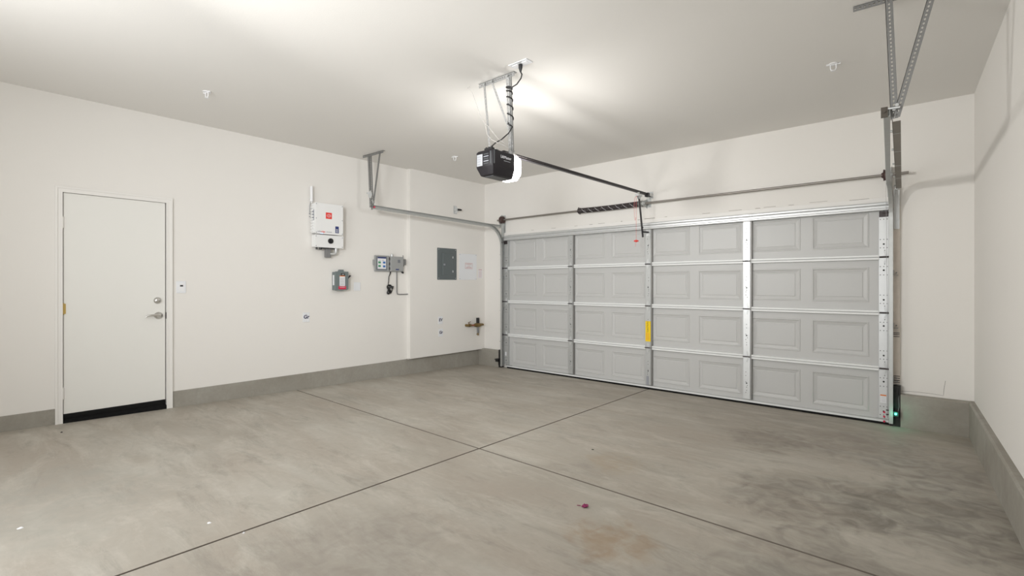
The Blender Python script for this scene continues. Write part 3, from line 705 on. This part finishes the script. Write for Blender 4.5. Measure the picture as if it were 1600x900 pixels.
b = MB(); b.obox((RX-.006, -.312, 2.418), (0, .105, -.49), (.012, 0, 0), (0, .028, .006)); b.obox((RX+.003, -.215, 1.985), (0, .168, .008), (.006, 0, 0), (0, 0, .022)); bolt(b, (RX+.006, -.205, 2.0), (1, 0, 0), .008); bolt(b, (RX+.006, -.215, 2.05), (1, 0, 0), .008)
lab(b.build('door_arm', BLACKM, op), 'black door arm')
# red release rope
b = MB(); xh, yh = 2.35, -.372
b.tube([(xh, -.345, 2.43), (xh, yh, 2.40), (xh, yh, 2.20), (xh, yh, 2.0), (xh, yh, 1.872)], .0020, 5)
b.tube([(xh, -.350, 2.43), (xh, -.415, 2.39), (xh, -.425, 2.28), (xh, -.418, 2.17), (xh, -.40, 2.12), (xh, -.378, 2.16)], .0018, 5)
b.tube([(xh, yh, 1.872), (xh, yh-.01, 1.84), (xh, yh-.022, 1.80)], .0018, 5)
cord = b.build('release_rope', ROPE, op); lab(cord, 'thin red rope')
b = MB(); b.tube([(xh-.022, yh-.018, 1.872), (xh-.015, yh-.013, 1.872), (xh+.015, yh+.013, 1.872), (xh+.022, yh+.018, 1.872)], [.006, .010, .010, .006], 10); b.cyl((xh, yh, 1.856), (xh, yh, 1.886), .008, 8)
lab(b.build('release_handle', RED, op, True), 'red T-shaped release handle')

# opener hanger
oh = empty('opener_hanger', (2.40, -2.96, 2.45)); tag(oh, 'perforated steel hanger frame holding the opener below the ceiling', 'ceiling hanger')
MB().angle((2.240, -2.975, 3.019), (2.632, -2.975, 3.019), (0, 0, -1), (0, 1, 0), .034).build('ceiling_bar', ANGLEL, oh)
MB().strip((2.298, -2.982, 3.010), (2.368, -2.985, 2.44), (1, 0, 0), .020, .003, (0, -1, 0), pitch=.03, hl=.006, hw=.003).build('upright', ANGLEL, oh)
MB().angle((2.552, -2.984, 3.012), (2.418, -2.800, 2.44), (1, 0, 0), (.3, 1, 0), .030, pitch=.030, hl=.008, hw=.004).build('upright', ANGLEL, oh)
MB().angle((2.584, -2.980, 3.012), (2.450, -2.795, 2.44), (1, -.3, 0), (.3, 1, 0), .020, pitch=.030, hl=.008, hw=.004).build('upright', ANGLEL, oh)
MB().strip((2.385, -2.986, 3.008), (2.475, -2.870, 2.62), (1, 0, 0), .018, .003, (0, -1, 0), pitch=.026, hl=.006, hw=.003).build('brace', ANGLEL, oh)
b = MB(); bolt(b, (2.47, -2.868, 2.63), (0, -1, 0), .009); bolt(b, (2.31, -2.985, 2.995), (0, -1, 0), .009); bolt(b, (2.57, -2.986, 2.995), (0, -1, 0), .009); bolt(b, (2.40, -2.988, 2.995), (0, -1, 0), .009); b.build('bolt', GALV, oh)

# ceiling outlet and power cord
ou = MB().box((2.665, -3.085, ZC-.006), (2.845, -3.005, ZC), .002).build('ceiling_outlet', PLATEW); tag(ou, 'white outlet plate on the ceiling above the opener', 'outlet')
for x in (2.71, 2.80): MB().box((x-.026, -3.062, ZC-.009), (x+.026, -3.028, ZC-.005), .002).build('socket', WHITEP, ou)
cordm = MB(); P = [(2.755, -3.045, ZC-.062), (2.765, -3.04, ZC-.085), (2.74, -3.02, ZC-.10), (2.68, -3.0, ZC-.125), (2.61, -3.0, ZC-.14)]
a_, b_ = Vector((2.585, -2.985, 3.01)), Vector((2.450, -2.79, 2.44))
cz = [(.28, 0)]
S = []; 
for i in range(0, 97):
    t = .16+.50*(i/96)**1.25; ang = PI*.9+2*PI*5.5*(i/96)**.80; c_ = a_.lerp(b_, (t-.0)*1.0 if t < 1 else 1)
    S.append(c_+Vector((-.004+.024*math.cos(ang), .024*math.sin(ang), 0)))
S2 = [S[-1].lerp(Vector((2.47, -2.90, 2.53)), .5), Vector((2.455, -2.93, 2.525)), Vector((2.42, -2.96, 2.50)), Vector((2.400, -2.985, 2.47)), Vector((2.395, -2.998, 2.455))]
cordm.tube([Vector(p) for p in P]+S+S2, .0052, 7)
cordm.tube([(2.755, -3.045, ZC-.010), (2.755, -3.045, ZC-.035), (2.755, -3.045, ZC-.065)], [.016, .015, .007], 10)
tag(cordm.build('power_cord', BLACK, None, True), 'black power cord spiralling down the hanger from the ceiling outlet', 'cord')
b = MB()
b.tube([(2.15, -3.005, 3.018), (2.17, -3.00, 2.99), (2.23, -3.0, 2.86), (2.29, -3.0, 2.72), (2.335, -3.0, 2.66), (2.36, -3.0, 2.57), (2.40, -2.99, 2.52), (2.45, -2.97, 2.49), (2.47, -2.9, 2.475), (2.462, -2.82, 2.45), (2.46, -2.74, 2.43)], .0022, 5)
b.tube([(2.335, -3.0, 2.66), (2.375, -3.0, 2.63), (2.42, -2.99, 2.57), (2.45, -2.96, 2.52), (2.47, -2.92, 2.50)], .0020, 5)
b.tube([(2.12, -3.0, 3.014), (2.15, -3.005, 3.016)], .004, 6)
tag(b.build('bell_wire', WIREW), 'thin pale bell wire drooping from the ceiling to the opener', 'wire')

# ceiling hooks (small white U fittings)
def ceiling_fitting(x, y, label):
    o = MB(); o.tube([(x-.045, y-.01, ZC-.004), (x+.045, y+.01, ZC-.004)], .006, 8)
    o.cyl((x, y, ZC), (x, y, ZC-.006), .032, 20); f = o.build('ceiling_sprinkler', WHITEP, None, True, loc=(x, y, ZC)); tag(f, label, 'sprinkler head', 'small white ceiling fittings')
    k = MB(); k.tube([(x-.018, y-.004, ZC-.005), (x-.018, y-.004, ZC-.035), (x-.010, y-.002, ZC-.052), (x+.010, y+.002, ZC-.052), (x+.018, y+.004, ZC-.035), (x+.018, y+.004, ZC-.005)], .0042, 7); k.build('frame_arm', WHITEP, f, True)
    k = MB(); k.cyl((x, y, ZC-.052), (x, y, ZC-.055), .017, 14); k.build('deflector', WHITEP, f)
ceiling_fitting(.34, -4.425, 'small white ceiling fitting above the side door, leftmost')
ceiling_fitting(4.545, -1.47, 'small white ceiling fitting left of the right track hanger')
ceiling_fitting(.346, -1.53, 'small white ceiling fitting left of the opener, smallest and farthest')

# ------------------------------------------------------------------ left wall fixtures
def plate(name, x, y, z, w, h, t, m, bev=.003):   # on a wall facing +x
    return MB().box((x, y-w/2, z-h/2), (x+t, y+w/2, z+h/2), bev).build(name, m)
# GFCI / sensor switch by the door
b = plate('light_switch', XL, -4.338, 1.312, .085, .122, .007, PLATEW); tag(b, 'white wall switch plate with a small dark window right of the side door', 'switch')
MB().box((XL+.006, -4.358, 1.272), (XL+.010, -4.314, 1.352), .001).build('paddle', WHITEP, b)
lab(MB().box((XL+.0095, -4.350, 1.318), (XL+.0115, -4.323, 1.333)).build('sensor_window', BLACK, b), 'small dark window')
# labelled plates
def marked(x, y, z, txt, lbl, size):
    b = plate('wall_plate', x, y, z, .085, .118, .006, PLATEW); tag(b, lbl, 'wall plate', 'hand-marked wall plates')
    text_mesh('marker_lettering', txt, size, (x+.0062, y, z+.004), (0, 1, 0), (0, 0, 1), INK, b, extrude=.0004, shear=.1, bold=.0022)
    k = MB(); 
    for s_ in (-1, 1): k.cyl((x+.005, y, z+s_*.046), (x+.0075, y, z+s_*.046), .003, 8)
    k.build('plate_screw', GALV, b)
marked(XL, -3.020, .937, 'Gr', 'white plate marked Gr alone low on the left wall', .062)
marked(XB, -.937, .792, 'EV', 'white plate marked EV, above the other one under the grey panel', .062)
marked(XB, -.930, .600, 'Gr', 'white plate marked Gr, below the EV plate under the grey panel', .060)
b = plate('blank_plate', XL, -2.322, 1.312, .10, .112, .006, PLATEW); tag(b, 'blank white plate right of the grey disconnect switch', 'wall plate')
MB().box((XL+.005, -2.345, 1.285), (XL+.008, -2.315, 1.335), .001).build('rocker', PLATEW, b)

# inverter
iv = empty('solar_inverter', (XL, -2.79, 1.8)); tag(iv, 'white two-part solar inverter box with red badge high on the left wall', 'inverter')
XF = -.575
b = MB(); b.box((XL+.01, -2.960, 1.972), (XF-.002, -2.608, 2.340), .006); b.box((XF-.004, -2.970, 1.962), (XF, -2.600, 2.343), .002); b.build('upper_body', INVW, iv)
b = MB()
for i in range(9): b.box((XL+.02, -2.972, 1.99+i*.036), (XL+.075, -2.958, 2.008+i*.036))
b.build('cooling_fin', INVW, iv)
b = MB(); b.box((XL+.04, -2.9625, 2.13), (XL+.085, -2.9595, 2.26)); lab(b.build('side_label', GREYP, iv), 'grey side label')
XG = -.595
b = MB(); b.box((XL+.005, -2.955, 1.802), (XG-.002, -2.592, 1.952), .006); b.box((XG-.004, -2.965, 1.798), (XG, -2.586, 1.955), .002); b.build('lower_body', INVW, iv)
b = MB()
for z in (1.978, 2.15, 2.327):
    for y in (-2.957, -2.613): b.cyl((XF, y, z), (XF+.0025, y, z), .0055, 8)
for z in (1.815, 1.935):
    for y in (-2.950, -2.600): b.cyl((XG, y, z), (XG+.0025, y, z), .0055, 8)
b.build('screw', GREYP, iv)
b = MB(); b.box((XF, -2.835, 2.155), (XF+.0015, -2.755, 2.232)); bd = b.build('red_badge', RED, iv); lab(bd, 'square red badge')
b = MB()
for r in (.022, .012): 
    b.tube([(XF+.002, -2.795+r*1.2*math.cos(a*PI/10), 2.193+r*.8*math.sin(a*PI/10)) for a in range(21)], .0017, 5)
b.build('badge_mark', PAPER, iv)
b = MB(); b.box((XF, -2.708, 1.985), (XF+.0015, -2.662, 2.070)); lab(b.build('navy_badge', BLUE, iv), 'navy badge')
b = MB()
for i in range(4): b.box((XF+.0014, -2.700, 1.993+i*.012), (XF+.0022, -2.672, 1.998+i*.012))
b.build('badge_print', PAPER, iv)
text_mesh('lettering', 'solar', .026, (XF+.001, -2.917, 1.992), (0, 1, 0), (0, 0, 1), GREYP, iv)
text_mesh('lettering', 'edge', .030, (XF+.001, -2.870, 1.992), (0, 1, 0), (0, 0, 1), RED, iv)
text_mesh('lettering', 'HD-WAVE', .016, (XF+.001, -2.792, 1.990), (0, 1, 0), (0, 0, 1), GREYP, iv)
MB().box((XF, -2.905, 1.966), (XF+.0015, -2.872, 1.971)).build('status_light', BLUELED, iv)
b = MB(); b.cyl((XG, -2.762, 1.883), (XG+.012, -2.762, 1.883), .034, 20); b.obox((XG+.012, -2.768, 1.853), (.016, 0, 0), (0, .012, 0), (0, 0, .060)); lab(b.build('rotary_switch', BLACK, iv), 'black rotary isolator knob')
b = MB()
for y in (-2.925, -2.885, -2.872): b.cyl((-.63, y, 1.80), (-.63, y, 1.772), .013, 10)
b.box((-.65, -2.86, 1.785), (-.61, -2.70, 1.80)); lab(b.build('cable_gland', BLACK, iv), 'black cable glands')
b = MB(); b.box((-.675, -2.802, 1.678), (-.625, -2.738, 1.790), .003); lab(b.build('junction_box', GREYPL, iv), 'grey junction box')
b = MB(); b.tube([(-.63, -2.67, 1.805), (-.63, -2.67, 1.76), (-.63, -2.675, 1.735), (-.63, -2.70, 1.725), (-.64, -2.745, 1.725)], .017, 12); b.cyl((-.63, -2.67, 1.775), (-.63, -2.67, 1.795), .021, 12); lab(b.build('conduit_elbow', GALVB, iv, True), 'shiny conduit elbow')
b = MB(); b.cyl((-.665, -2.972, 2.372), (-.665, -2.972, 2.545), .0165, 14); b.cyl((-.665, -2.972, 2.362), (-.665, -2.972, 2.378), .019, 14); b.cyl((-.665, -2.972, 2.34), (-.665, -2.972, 2.366), .006, 8); b.box((XL, -2.978, 2.40), (-.665, -2.966, 2.41)); lab(b.build('antenna', WHITEP, iv, True), 'white upright antenna')
b = MB(); b.tube([(-.69, -2.975, 2.352), (-.69, -2.985, 2.30), (-.69, -2.985, 2.22)], .003, 6); b.cyl((-.69, -2.99, 2.21), (-.69, -2.978, 2.21), .006, 6); b.cyl((-.69, -2.99, 2.175), (-.69, -2.978, 2.175), .006, 6); b.build('antenna_wire', GREYP, iv)
# raised flat cover panels on the wall right of the inverter (painted-over patches)

# disconnect switch
dc = empty('disconnect_switch', (XL, -2.6, 1.26)); tag(dc, 'small grey disconnect box with a crimson warning label below the inverter', 'disconnect switch')
DXF = -.610
b = MB(); b.box((XL, -2.678, 1.268), (DXF-.012, -2.512, 1.500), .003); b.build('box', DISG, dc)
b = MB(); b.prism([(DXF, -2.684, 1.505), (DXF, -2.506, 1.505), (DXF, -2.506, 1.275), (DXF, -2.60, 1.262), (DXF, -2.684, 1.264)], (-.014, 0, 0)); b.build('cover', DISG, dc)
b = MB(); b.prism([(-.66, -2.63, 1.498), (-.66, -2.565, 1.498), (-.66, -2.572, 1.53), (-.66, -2.62, 1.53)], (.045, 0, 0)); b.build('hasp', DISG, dc)
b = MB(); b.box((-.690, -2.6795, 1.33), (-.655, -2.6775, 1.46)); lab(b.build('side_label', PAPER, dc), 'white side label')
b = MB(); b.box((DXF, -2.630, 1.322), (DXF+.0015, -2.555, 1.448)); lab(b.build('instruction_label', PAPER, dc), 'white instruction label')
b = MB(); b.box((DXF, -2.630, 1.442), (DXF+.0018, -2.555, 1.452)); b.build('orange_heading', ORG, dc)
b = MB(); 
for i in range(5): b.box((DXF+.001, -2.622, 1.335+i*.02), (DXF+.0022, -2.564, 1.341+i*.02))
b.build('label_print', GREYP, dc)
b = MB(); b.box((DXF, -2.612, 1.452), (DXF+.002, -2.556, 1.482)); lab(b.build('off_label', BLACK, dc), 'black position label'); text_mesh('lettering', 'OFF', .020, (DXF+.002, -2.584, 1.467), (0, 1, 0), (0, 0, 1), PAPER, dc)
b = MB(); b.box((DXF, -2.645, 1.280), (DXF+.0018, -2.540, 1.318)); lab(b.build('warning_label', CRIM, dc), 'crimson warning label'); text_mesh('lettering', 'WARNING', .016, (DXF+.0018, -2.592, 1.306), (0, 1, 0), (0, 0, 1), PAPER, dc)
b = MB(); b.box((-.66, -2.514, 1.375), (-.635, -2.498, 1.412), .002); b.tube([(-.648, -2.50, 1.40), (-.63, -2.49, 1.43), (-.615, -2.482, 1.452)], [.007, .007, .012], 8); b.tube([(-.615, -2.482, 1.448), (-.612, -2.481, 1.458)], .013, 10); MB().box((-.66, -2.514, 1.33), (-.645, -2.503, 1.352)).build('catch', BLACK, dc); lab(b.build('lever', BLACK, dc), 'black throw lever')

# irrigation controller
ic = empty('irrigation_controller', (XL, -1.8, 1.52)); tag(ic, 'grey irrigation controller with its door swung open and cord dangling', 'irrigation controller')
b = MB(); b.box((XL, -1.828, 1.522), (-.662, -1.605, 1.735), .008); b.box((-.665, -1.820, 1.530), (-.650, -1.612, 1.728), .004); b.build('body', CTLG, ic)
lab(MB().box((-.651, -1.712, 1.648), (-.6485, -1.668, 1.690), .001).build('display', CTLD, ic), 'small dark display')
lab(MB().box((-.651, -1.745, 1.545), (-.649, -1.690, 1.560)).build('name_badge', BLUE, ic), 'dark blue name badge')
b = MB(); b.box((-.690, -2.070, 1.522), (-.672, -1.842, 1.742), .004); dr = b.build('door', CTLG, ic)
MB().box((-.673, -2.052, 1.538), (-.670, -1.876, 1.728), .001).build('door_liner', CTLD, dr)
lab(MB().box((-.670, -2.030, 1.556), (-.668, -1.895, 1.718)).build('instruction_card', PAPER, dr), 'white instruction card')
b = MB(); b.box((-.668, -2.030, 1.700), (-.6672, -1.895, 1.718)); b.build('card_heading', BLUE, dr)
for (y, z, m) in ((-2.0, 1.645, GREENP), (-1.925, 1.645, BLUE2), (-2.0, 1.595, GREENP), (-1.925, 1.592, BLUE2)):
    MB().box((-.668, y-.020, z-.014), (-.6670, y+.020, z+.014)).build('card_picture', m, dr)
b = MB(); b.box((-.668, -2.01, 1.672), (-.6672, -1.98, 1.677)); b.box((-.668, -1.96, 1.672), (-.6672, -1.925, 1.677)); b.build('card_print', GREYP, dr)
for z in (1.565, 1.63, 1.70): MB().cyl((-.672, -1.835, z-.018), (-.672, -1.835, z+.018), .009, 8).build('hinge', DARKST, ic)
b = MB(); b.box((XL, -2.086, 1.605), (-.685, -2.068, 1.68), .004); b.build('door_latch', CTLG, ic); MB().box((XL, -1.842, 1.53), (-.69, -1.82, 1.73)).build('hinge_side', CTLG, ic)
b = MB(); b.cyl((-.68, -1.79, 1.735), (-.68, -1.79, 1.765), .016, 12); b.tube([(-.68, -1.79, 1.765), (-.68, -1.79, 1.775)], [.014, .008], 12); lab(b.build('sensor_cap', GALVB, ic, True), 'pale cap on top')
b = MB(); b.box((XL, -1.606, 1.62), (-.678, -1.545, 1.705), .003); lab(b.build('side_box', GREYPL, ic), 'darker grey side box')
b = MB(); b.cyl((-.67, -1.606, 1.725), (-.67, -1.606, 1.76), .004, 6); MB().cyl((-.67, -1.603, 1.60), (-.67, -1.603, 1.615), .012, 8).build('side_knob', BLACK, ic); lab(b.build('stub_antenna', BLACK, ic), 'short black stub')
b = MB(); b.tube([(-.68, -1.632, 1.53), (-.675, -1.612, 1.515), (-.675, -1.598, 1.505)], [.012, .016, .012], 8); lab(b.build('cable_gland', BLACK, ic), 'black gland')
b = MB(); b.tube([(-.685, -1.81, 1.528), (-.685, -1.812, 1.50), (-.69, -1.832, 1.45), (-.69, -1.838, 1.38), (-.69, -1.845, 1.335)], [.012, .008, .0055, .0055, .0055], 8)
for k in range(5):
    cy_, cz_ = -1.845+.004*k, 1.265+.003*k
    b.tube([(-.688+.006*(k % 3), cy_+(.020+.003*k)*math.sin(2*a), cz_+.060*math.cos(a)) for a in [j*2*PI/20 for j in range(21)]], .0055, 6)
b.tube([(-.68, -1.83, 1.22), (-.68, -1.80, 1.225), (-.68, -1.785, 1.26), (-.68, -1.782, 1.285)], .0055, 6); b.tube([(-.68, -1.782, 1.275), (-.68, -1.780, 1.30), (-.68, -1.778, 1.318)], [.010, .015, .015], 10)
lab(b.build('power_cord', BLACK, ic, True), 'black cord in a coil')
b = MB(); b.tube([(-.69, -1.70, 1.525), (-.69, -1.698, 1.23), (-.69, -1.690, 1.205), (-.69, -1.66, 1.198), (-.69, -1.57, 1.198), (-.69, -1.503, 1.200)], .0068, 8); lab(b.build('valve_cable', GREYPL, ic, True), 'dark grey cable bending right')

# ------------------------------------------------------------------ bump wall fixtures
pn = empty('breaker_panel', (XB, -.80, 1.415)); tag(pn, 'flush dark grey breaker panel on the wall near the corner', 'breaker panel')
MB().box((XB, -1.001, 1.414), (XB+.008, -.607, 1.903), .003).build('trim_plate', PANELG, pn)
b = MB(); b.box((XB+.006, -.905, 1.475), (XB+.014, -.665, 1.825), .005); b.build('door', PANELG, pn)
b = MB(); b.box((XB+.013, -.902, 1.48), (XB+.018, -.893, 1.82), .001); b.build('door_lip', DISG, pn)
b = MB(); b.box((XB+.013, -.885, 1.636), (XB+.020, -.850, 1.662), .003); lab(b.build('latch', GREYP, pn), 'grey latch')
b = MB()
for z in (1.545, 1.765): b.box((XB+.013, -.700, z-.016), (XB+.016, -.682, z+.016), .001)
b.build('bright_tab', GALVB, pn)
b = MB()
for z in (1.437, 1.88):
    for y in (-.975, -.632): b.cyl((XB+.007, y, z), (XB+.011, y, z), .006, 8)
b.build('screw', GALVB, pn)
wp = plate('blank_cover_panel', XB, -.353, 1.626, .392, .418, .005, PLATEW); tag(wp, 'large white cover panel with a red notice right of the breaker panel', 'cover panel')
MB().box((XB+.005, -.420, 1.595), (XB+.0058, -.255, 1.690)).build('notice', PINKL, wp)
MB().box((XB+.0055, -.413, 1.602), (XB+.0064, -.262, 1.683)).build('notice_field', PAPER, wp)
text_mesh('lettering', 'WARNING', .027, (XB+.0064, -.337, 1.668), (0, 1, 0), (0, 0, 1), PINKL, wp)
text_mesh('lettering', 'SOLAR', .02, (XB+.0064, -.337, 1.640), (0, 1, 0), (0, 0, 1), PINKL, wp)
MB().box((XB+.0062, -.395, 1.612), (XB+.0068, -.28, 1.624)).build('notice_line', PINKL, wp)
b = MB()
for z in (1.43, 1.822):
    for y in (-.535, -.171): b.cyl((XB+.004, y, z), (XB+.007, y, z), .006, 8)
b.build('screw', GREYP, wp)
nt_ = plate('notice_sticker', XB, -.072, 1.522, .095, .150, .0012, PAPER, 0); tag(nt_, 'small pinkish notice sticker in the corner beside the white cover panel', 'sticker')
b = MB(); b.box((XB+.001, -.112, 1.578), (XB+.0018, -.032, 1.592)); 
for i in range(7): b.box((XB+.001, -.108, 1.46+i*.016), (XB+.0018, -.036, 1.465+i*.016))
b.build('print_line', PINKL, nt_)
# wall sensor on a bracket above the left track
so = empty('bracket_fitting', (XB, -.61, 2.45)); tag(so, 'small zinc bracket with a black tip above the left track', 'bracket')
b = MB(); b.box((XB, -.668, 2.455), (XB+.004, -.595, 2.585), .001); b.prism([(XB+.004, -.64, 2.57), (XB+.05, -.62, 2.545), (XB+.05, -.62, 2.485), (XB+.004, -.64, 2.47)], (0, .006, 0)); b.tube([(XB+.004, -.632, 2.52), (XB+.03, -.628, 2.52), (XB+.05, -.622, 2.52)], [.03, .022, .018], 10); b.build('plate', GALVB, so)
b = MB(); b.tube([(XB+.045, -.618, 2.522), (XB+.075, -.585, 2.518), (XB+.085, -.570, 2.515)], [.017, .015, .011], 10); lab(b.build('tip', BLACK, so, True), 'black tip')
# brass water valve assembly
wv = empty('water_valve', (XB, -.2, .67)); tag(wv, 'brass water shutoff assembly poking from the wall near the left corner', 'water valve')
xv = XB+.055
b = MB(); b.tube([(XB, -.400, .680), (xv-.02, -.400, .680), (xv, -.392, .680), (xv, -.37, .680)], .021, 12); b.tube([(xv, -.372, .68), (xv, -.365, .68), (xv, -.330, .679)], [.026, .026, .018], 12); b.cyl((xv, -.385, .69), (xv, -.385, .725), .007, 8); b.obox((xv-.005, -.40, .722), (.01, 0, 0), (0, .055, .014), (0, 0, .007)); b.build('elbow', BRONZE, wv, True)
lab(MB().tube([(xv, -.345, .679), (xv, -.245, .676)], .014, 12).build('copper_pipe', COPPER, wv, True), 'reddish copper pipe')
b = MB(); b.tube([(xv, -.265, .677), (xv, -.24, .677), (xv, -.20, .675), (xv, -.15, .674), (xv, -.115, .674), (xv, -.10, .674)], [.018, .030, .036, .034, .026, .018], 14); b.build('valve_body', BRONZE, wv, True)
b = MB(); b.tube([(xv, -.11, .674), (xv, -.06, .676), (xv-.02, -.045, .676), (XB, -.040, .676)], .017, 12); b.build('outlet_pipe', BRONZE, wv, True)
b = MB(); b.box((xv-.016, -.205, .70), (xv+.018, -.160, .795), .004); lab(b.build('black_cap', BLACK, wv), 'black upper cap')
b = MB(); b.cyl((xv, -.178, .66), (xv, -.178, .545), .020, 12); b.build('drain_stem', GREYPL, wv, True)
b = MB(); b.tube([(xv, -.178, .545), (xv, -.176, .505)], .013, 10); b.obox((xv-.004, -.215, .522), (.008, 0, 0), (0, .045, .006), (0, 0, .01)); b.build('drain_cock', BRONZE, wv, True)

# ------------------------------------------------------------------ safety sensors at the foot of the door
s1 = empty('safety_sensor', (4.835, -.05, .10)); tag(s1, 'black safety sensor glowing green at the right foot of the garage door', 'sensor', 'door safety sensors')
b = MB(); b.box((4.822, -.082, .100), (4.866, -.036, .150), .004); b.build('housing', BLACK, s1)
for q0, q1 in (((4.768, -.056, .143), (4.825, -.052, .153)), ((4.768, -.056, .103), (4.825, -.052, .113)), ((4.850, -.06, .12), (4.86, -.03, .13))): MB().box(q0, q1).build('bracket', BLACK, s1)
lab(MB().tube([(4.843, -.080, .128), (4.843, -.088, .128), (4.843, -.092, .128)], [.009, .009, .004], 12).build('indicator', GREENLED, s1, True), 'glowing green indicator')
point('sensor_glow', (4.843, -.11, .128), .13, .008, (.1, 1, .6))
b = MB(); b.tube([(4.855, -.045, .13), (4.866, -.04, .19), (4.862, -.036, .27), (4.866, YW-.028, .39)], .003, 6); b.build('wire', GREYPL, s1)
s2 = empty('safety_sensor', (-.23, -.05, .09)); tag(s2, 'black safety sensor at the left foot of the garage door', 'sensor', 'door safety sensors')
b = MB(); b.box((-.270, -.095, .095), (-.215, -.05, .145), .004); b.build('housing', BLACK, s2)
for q0, q1 in (((-.285, -.10, .128), (-.266, -.09, .138)), ((-.24, -.055, .04), (-.225, -.05, .13))): MB().box(q0, q1).build('bracket', BLACK, s2)

# ------------------------------------------------------------------ small litter on the floor
def crumb(name, x, y, s_, m, label, cat, flat=.35):
    b = MB(); n = 7; z = fz(y)
    ring = [(x+s_*random.uniform(.6, 1)*math.cos(2*PI*i/n), y+s_*random.uniform(.5, 1)*math.sin(2*PI*i/n)) for i in range(n)]
    P = [(p[0], p[1], z) for p in ring]+[((p[0]-x)*.6+x, (p[1]-y)*.6+y, z+s_*flat*random.uniform(.6, 1.2)) for p in ring]
    F = [tuple(range(n))[::-1], tuple(range(n, 2*n))]+[(i, (i+1) % n, (i+1) % n+n, i+n) for i in range(n)]
    o = b.poly(P, F).build(name, m); tag(o, label, cat); return o
fl = empty('magenta_blossom', (3.641, -3.525, fz(-3.525))); tag(fl, 'crumpled magenta petals lying on the concrete in the foreground', 'petals')
for i in range(5):
    a = i*1.3; r = .014; z = fz(-3.525); cx_, cy_ = 3.641+r*math.cos(a)*.8, -3.525+r*math.sin(a)*.8
    MB().poly([(cx_-.012, cy_, z+.001), (cx_, cy_-.010, z+.004), (cx_+.013, cy_+.002, z+.014), (cx_+.002, cy_+.012, z+.006), (cx_, cy_, z+.016), (cx_, cy_, z+.0)], [(0, 1, 4), (1, 2, 4), (2, 3, 4), (3, 0, 4), (1, 0, 5), (2, 1, 5), (3, 2, 5), (0, 3, 5)]).build('petal', MAGENTA, fl)
MB().tube([(3.615, -3.53, fz(-3.53)+.003), (3.60, -3.545, fz(-3.5)+.006)], .002, 5).build('stalk', MAGENTA, fl)
crumb('dry_leaf', 3.122, -2.608, .012, LEAFG, 'tiny dark leaf bit on the concrete right of the joint crossing', 'debris')
crumb('paper_scrap', 1.686, -5.672, .017, PAPER, 'white paper fleck at the lower left of the floor', 'debris', .2)
crumb('paper_scrap', 2.309, -5.019, .014, PAPER, 'white paper fleck left of the long floor joint', 'debris', .2)
crumb('paper_scrap', 2.551, -4.941, .010, PAPER, 'white crumb lying on the long floor joint', 'debris', .5)
crumb('dark_crumb', -.35, -5.29, .012, DARKST, 'small dark crumb on the floor before the side door', 'debris', .5)
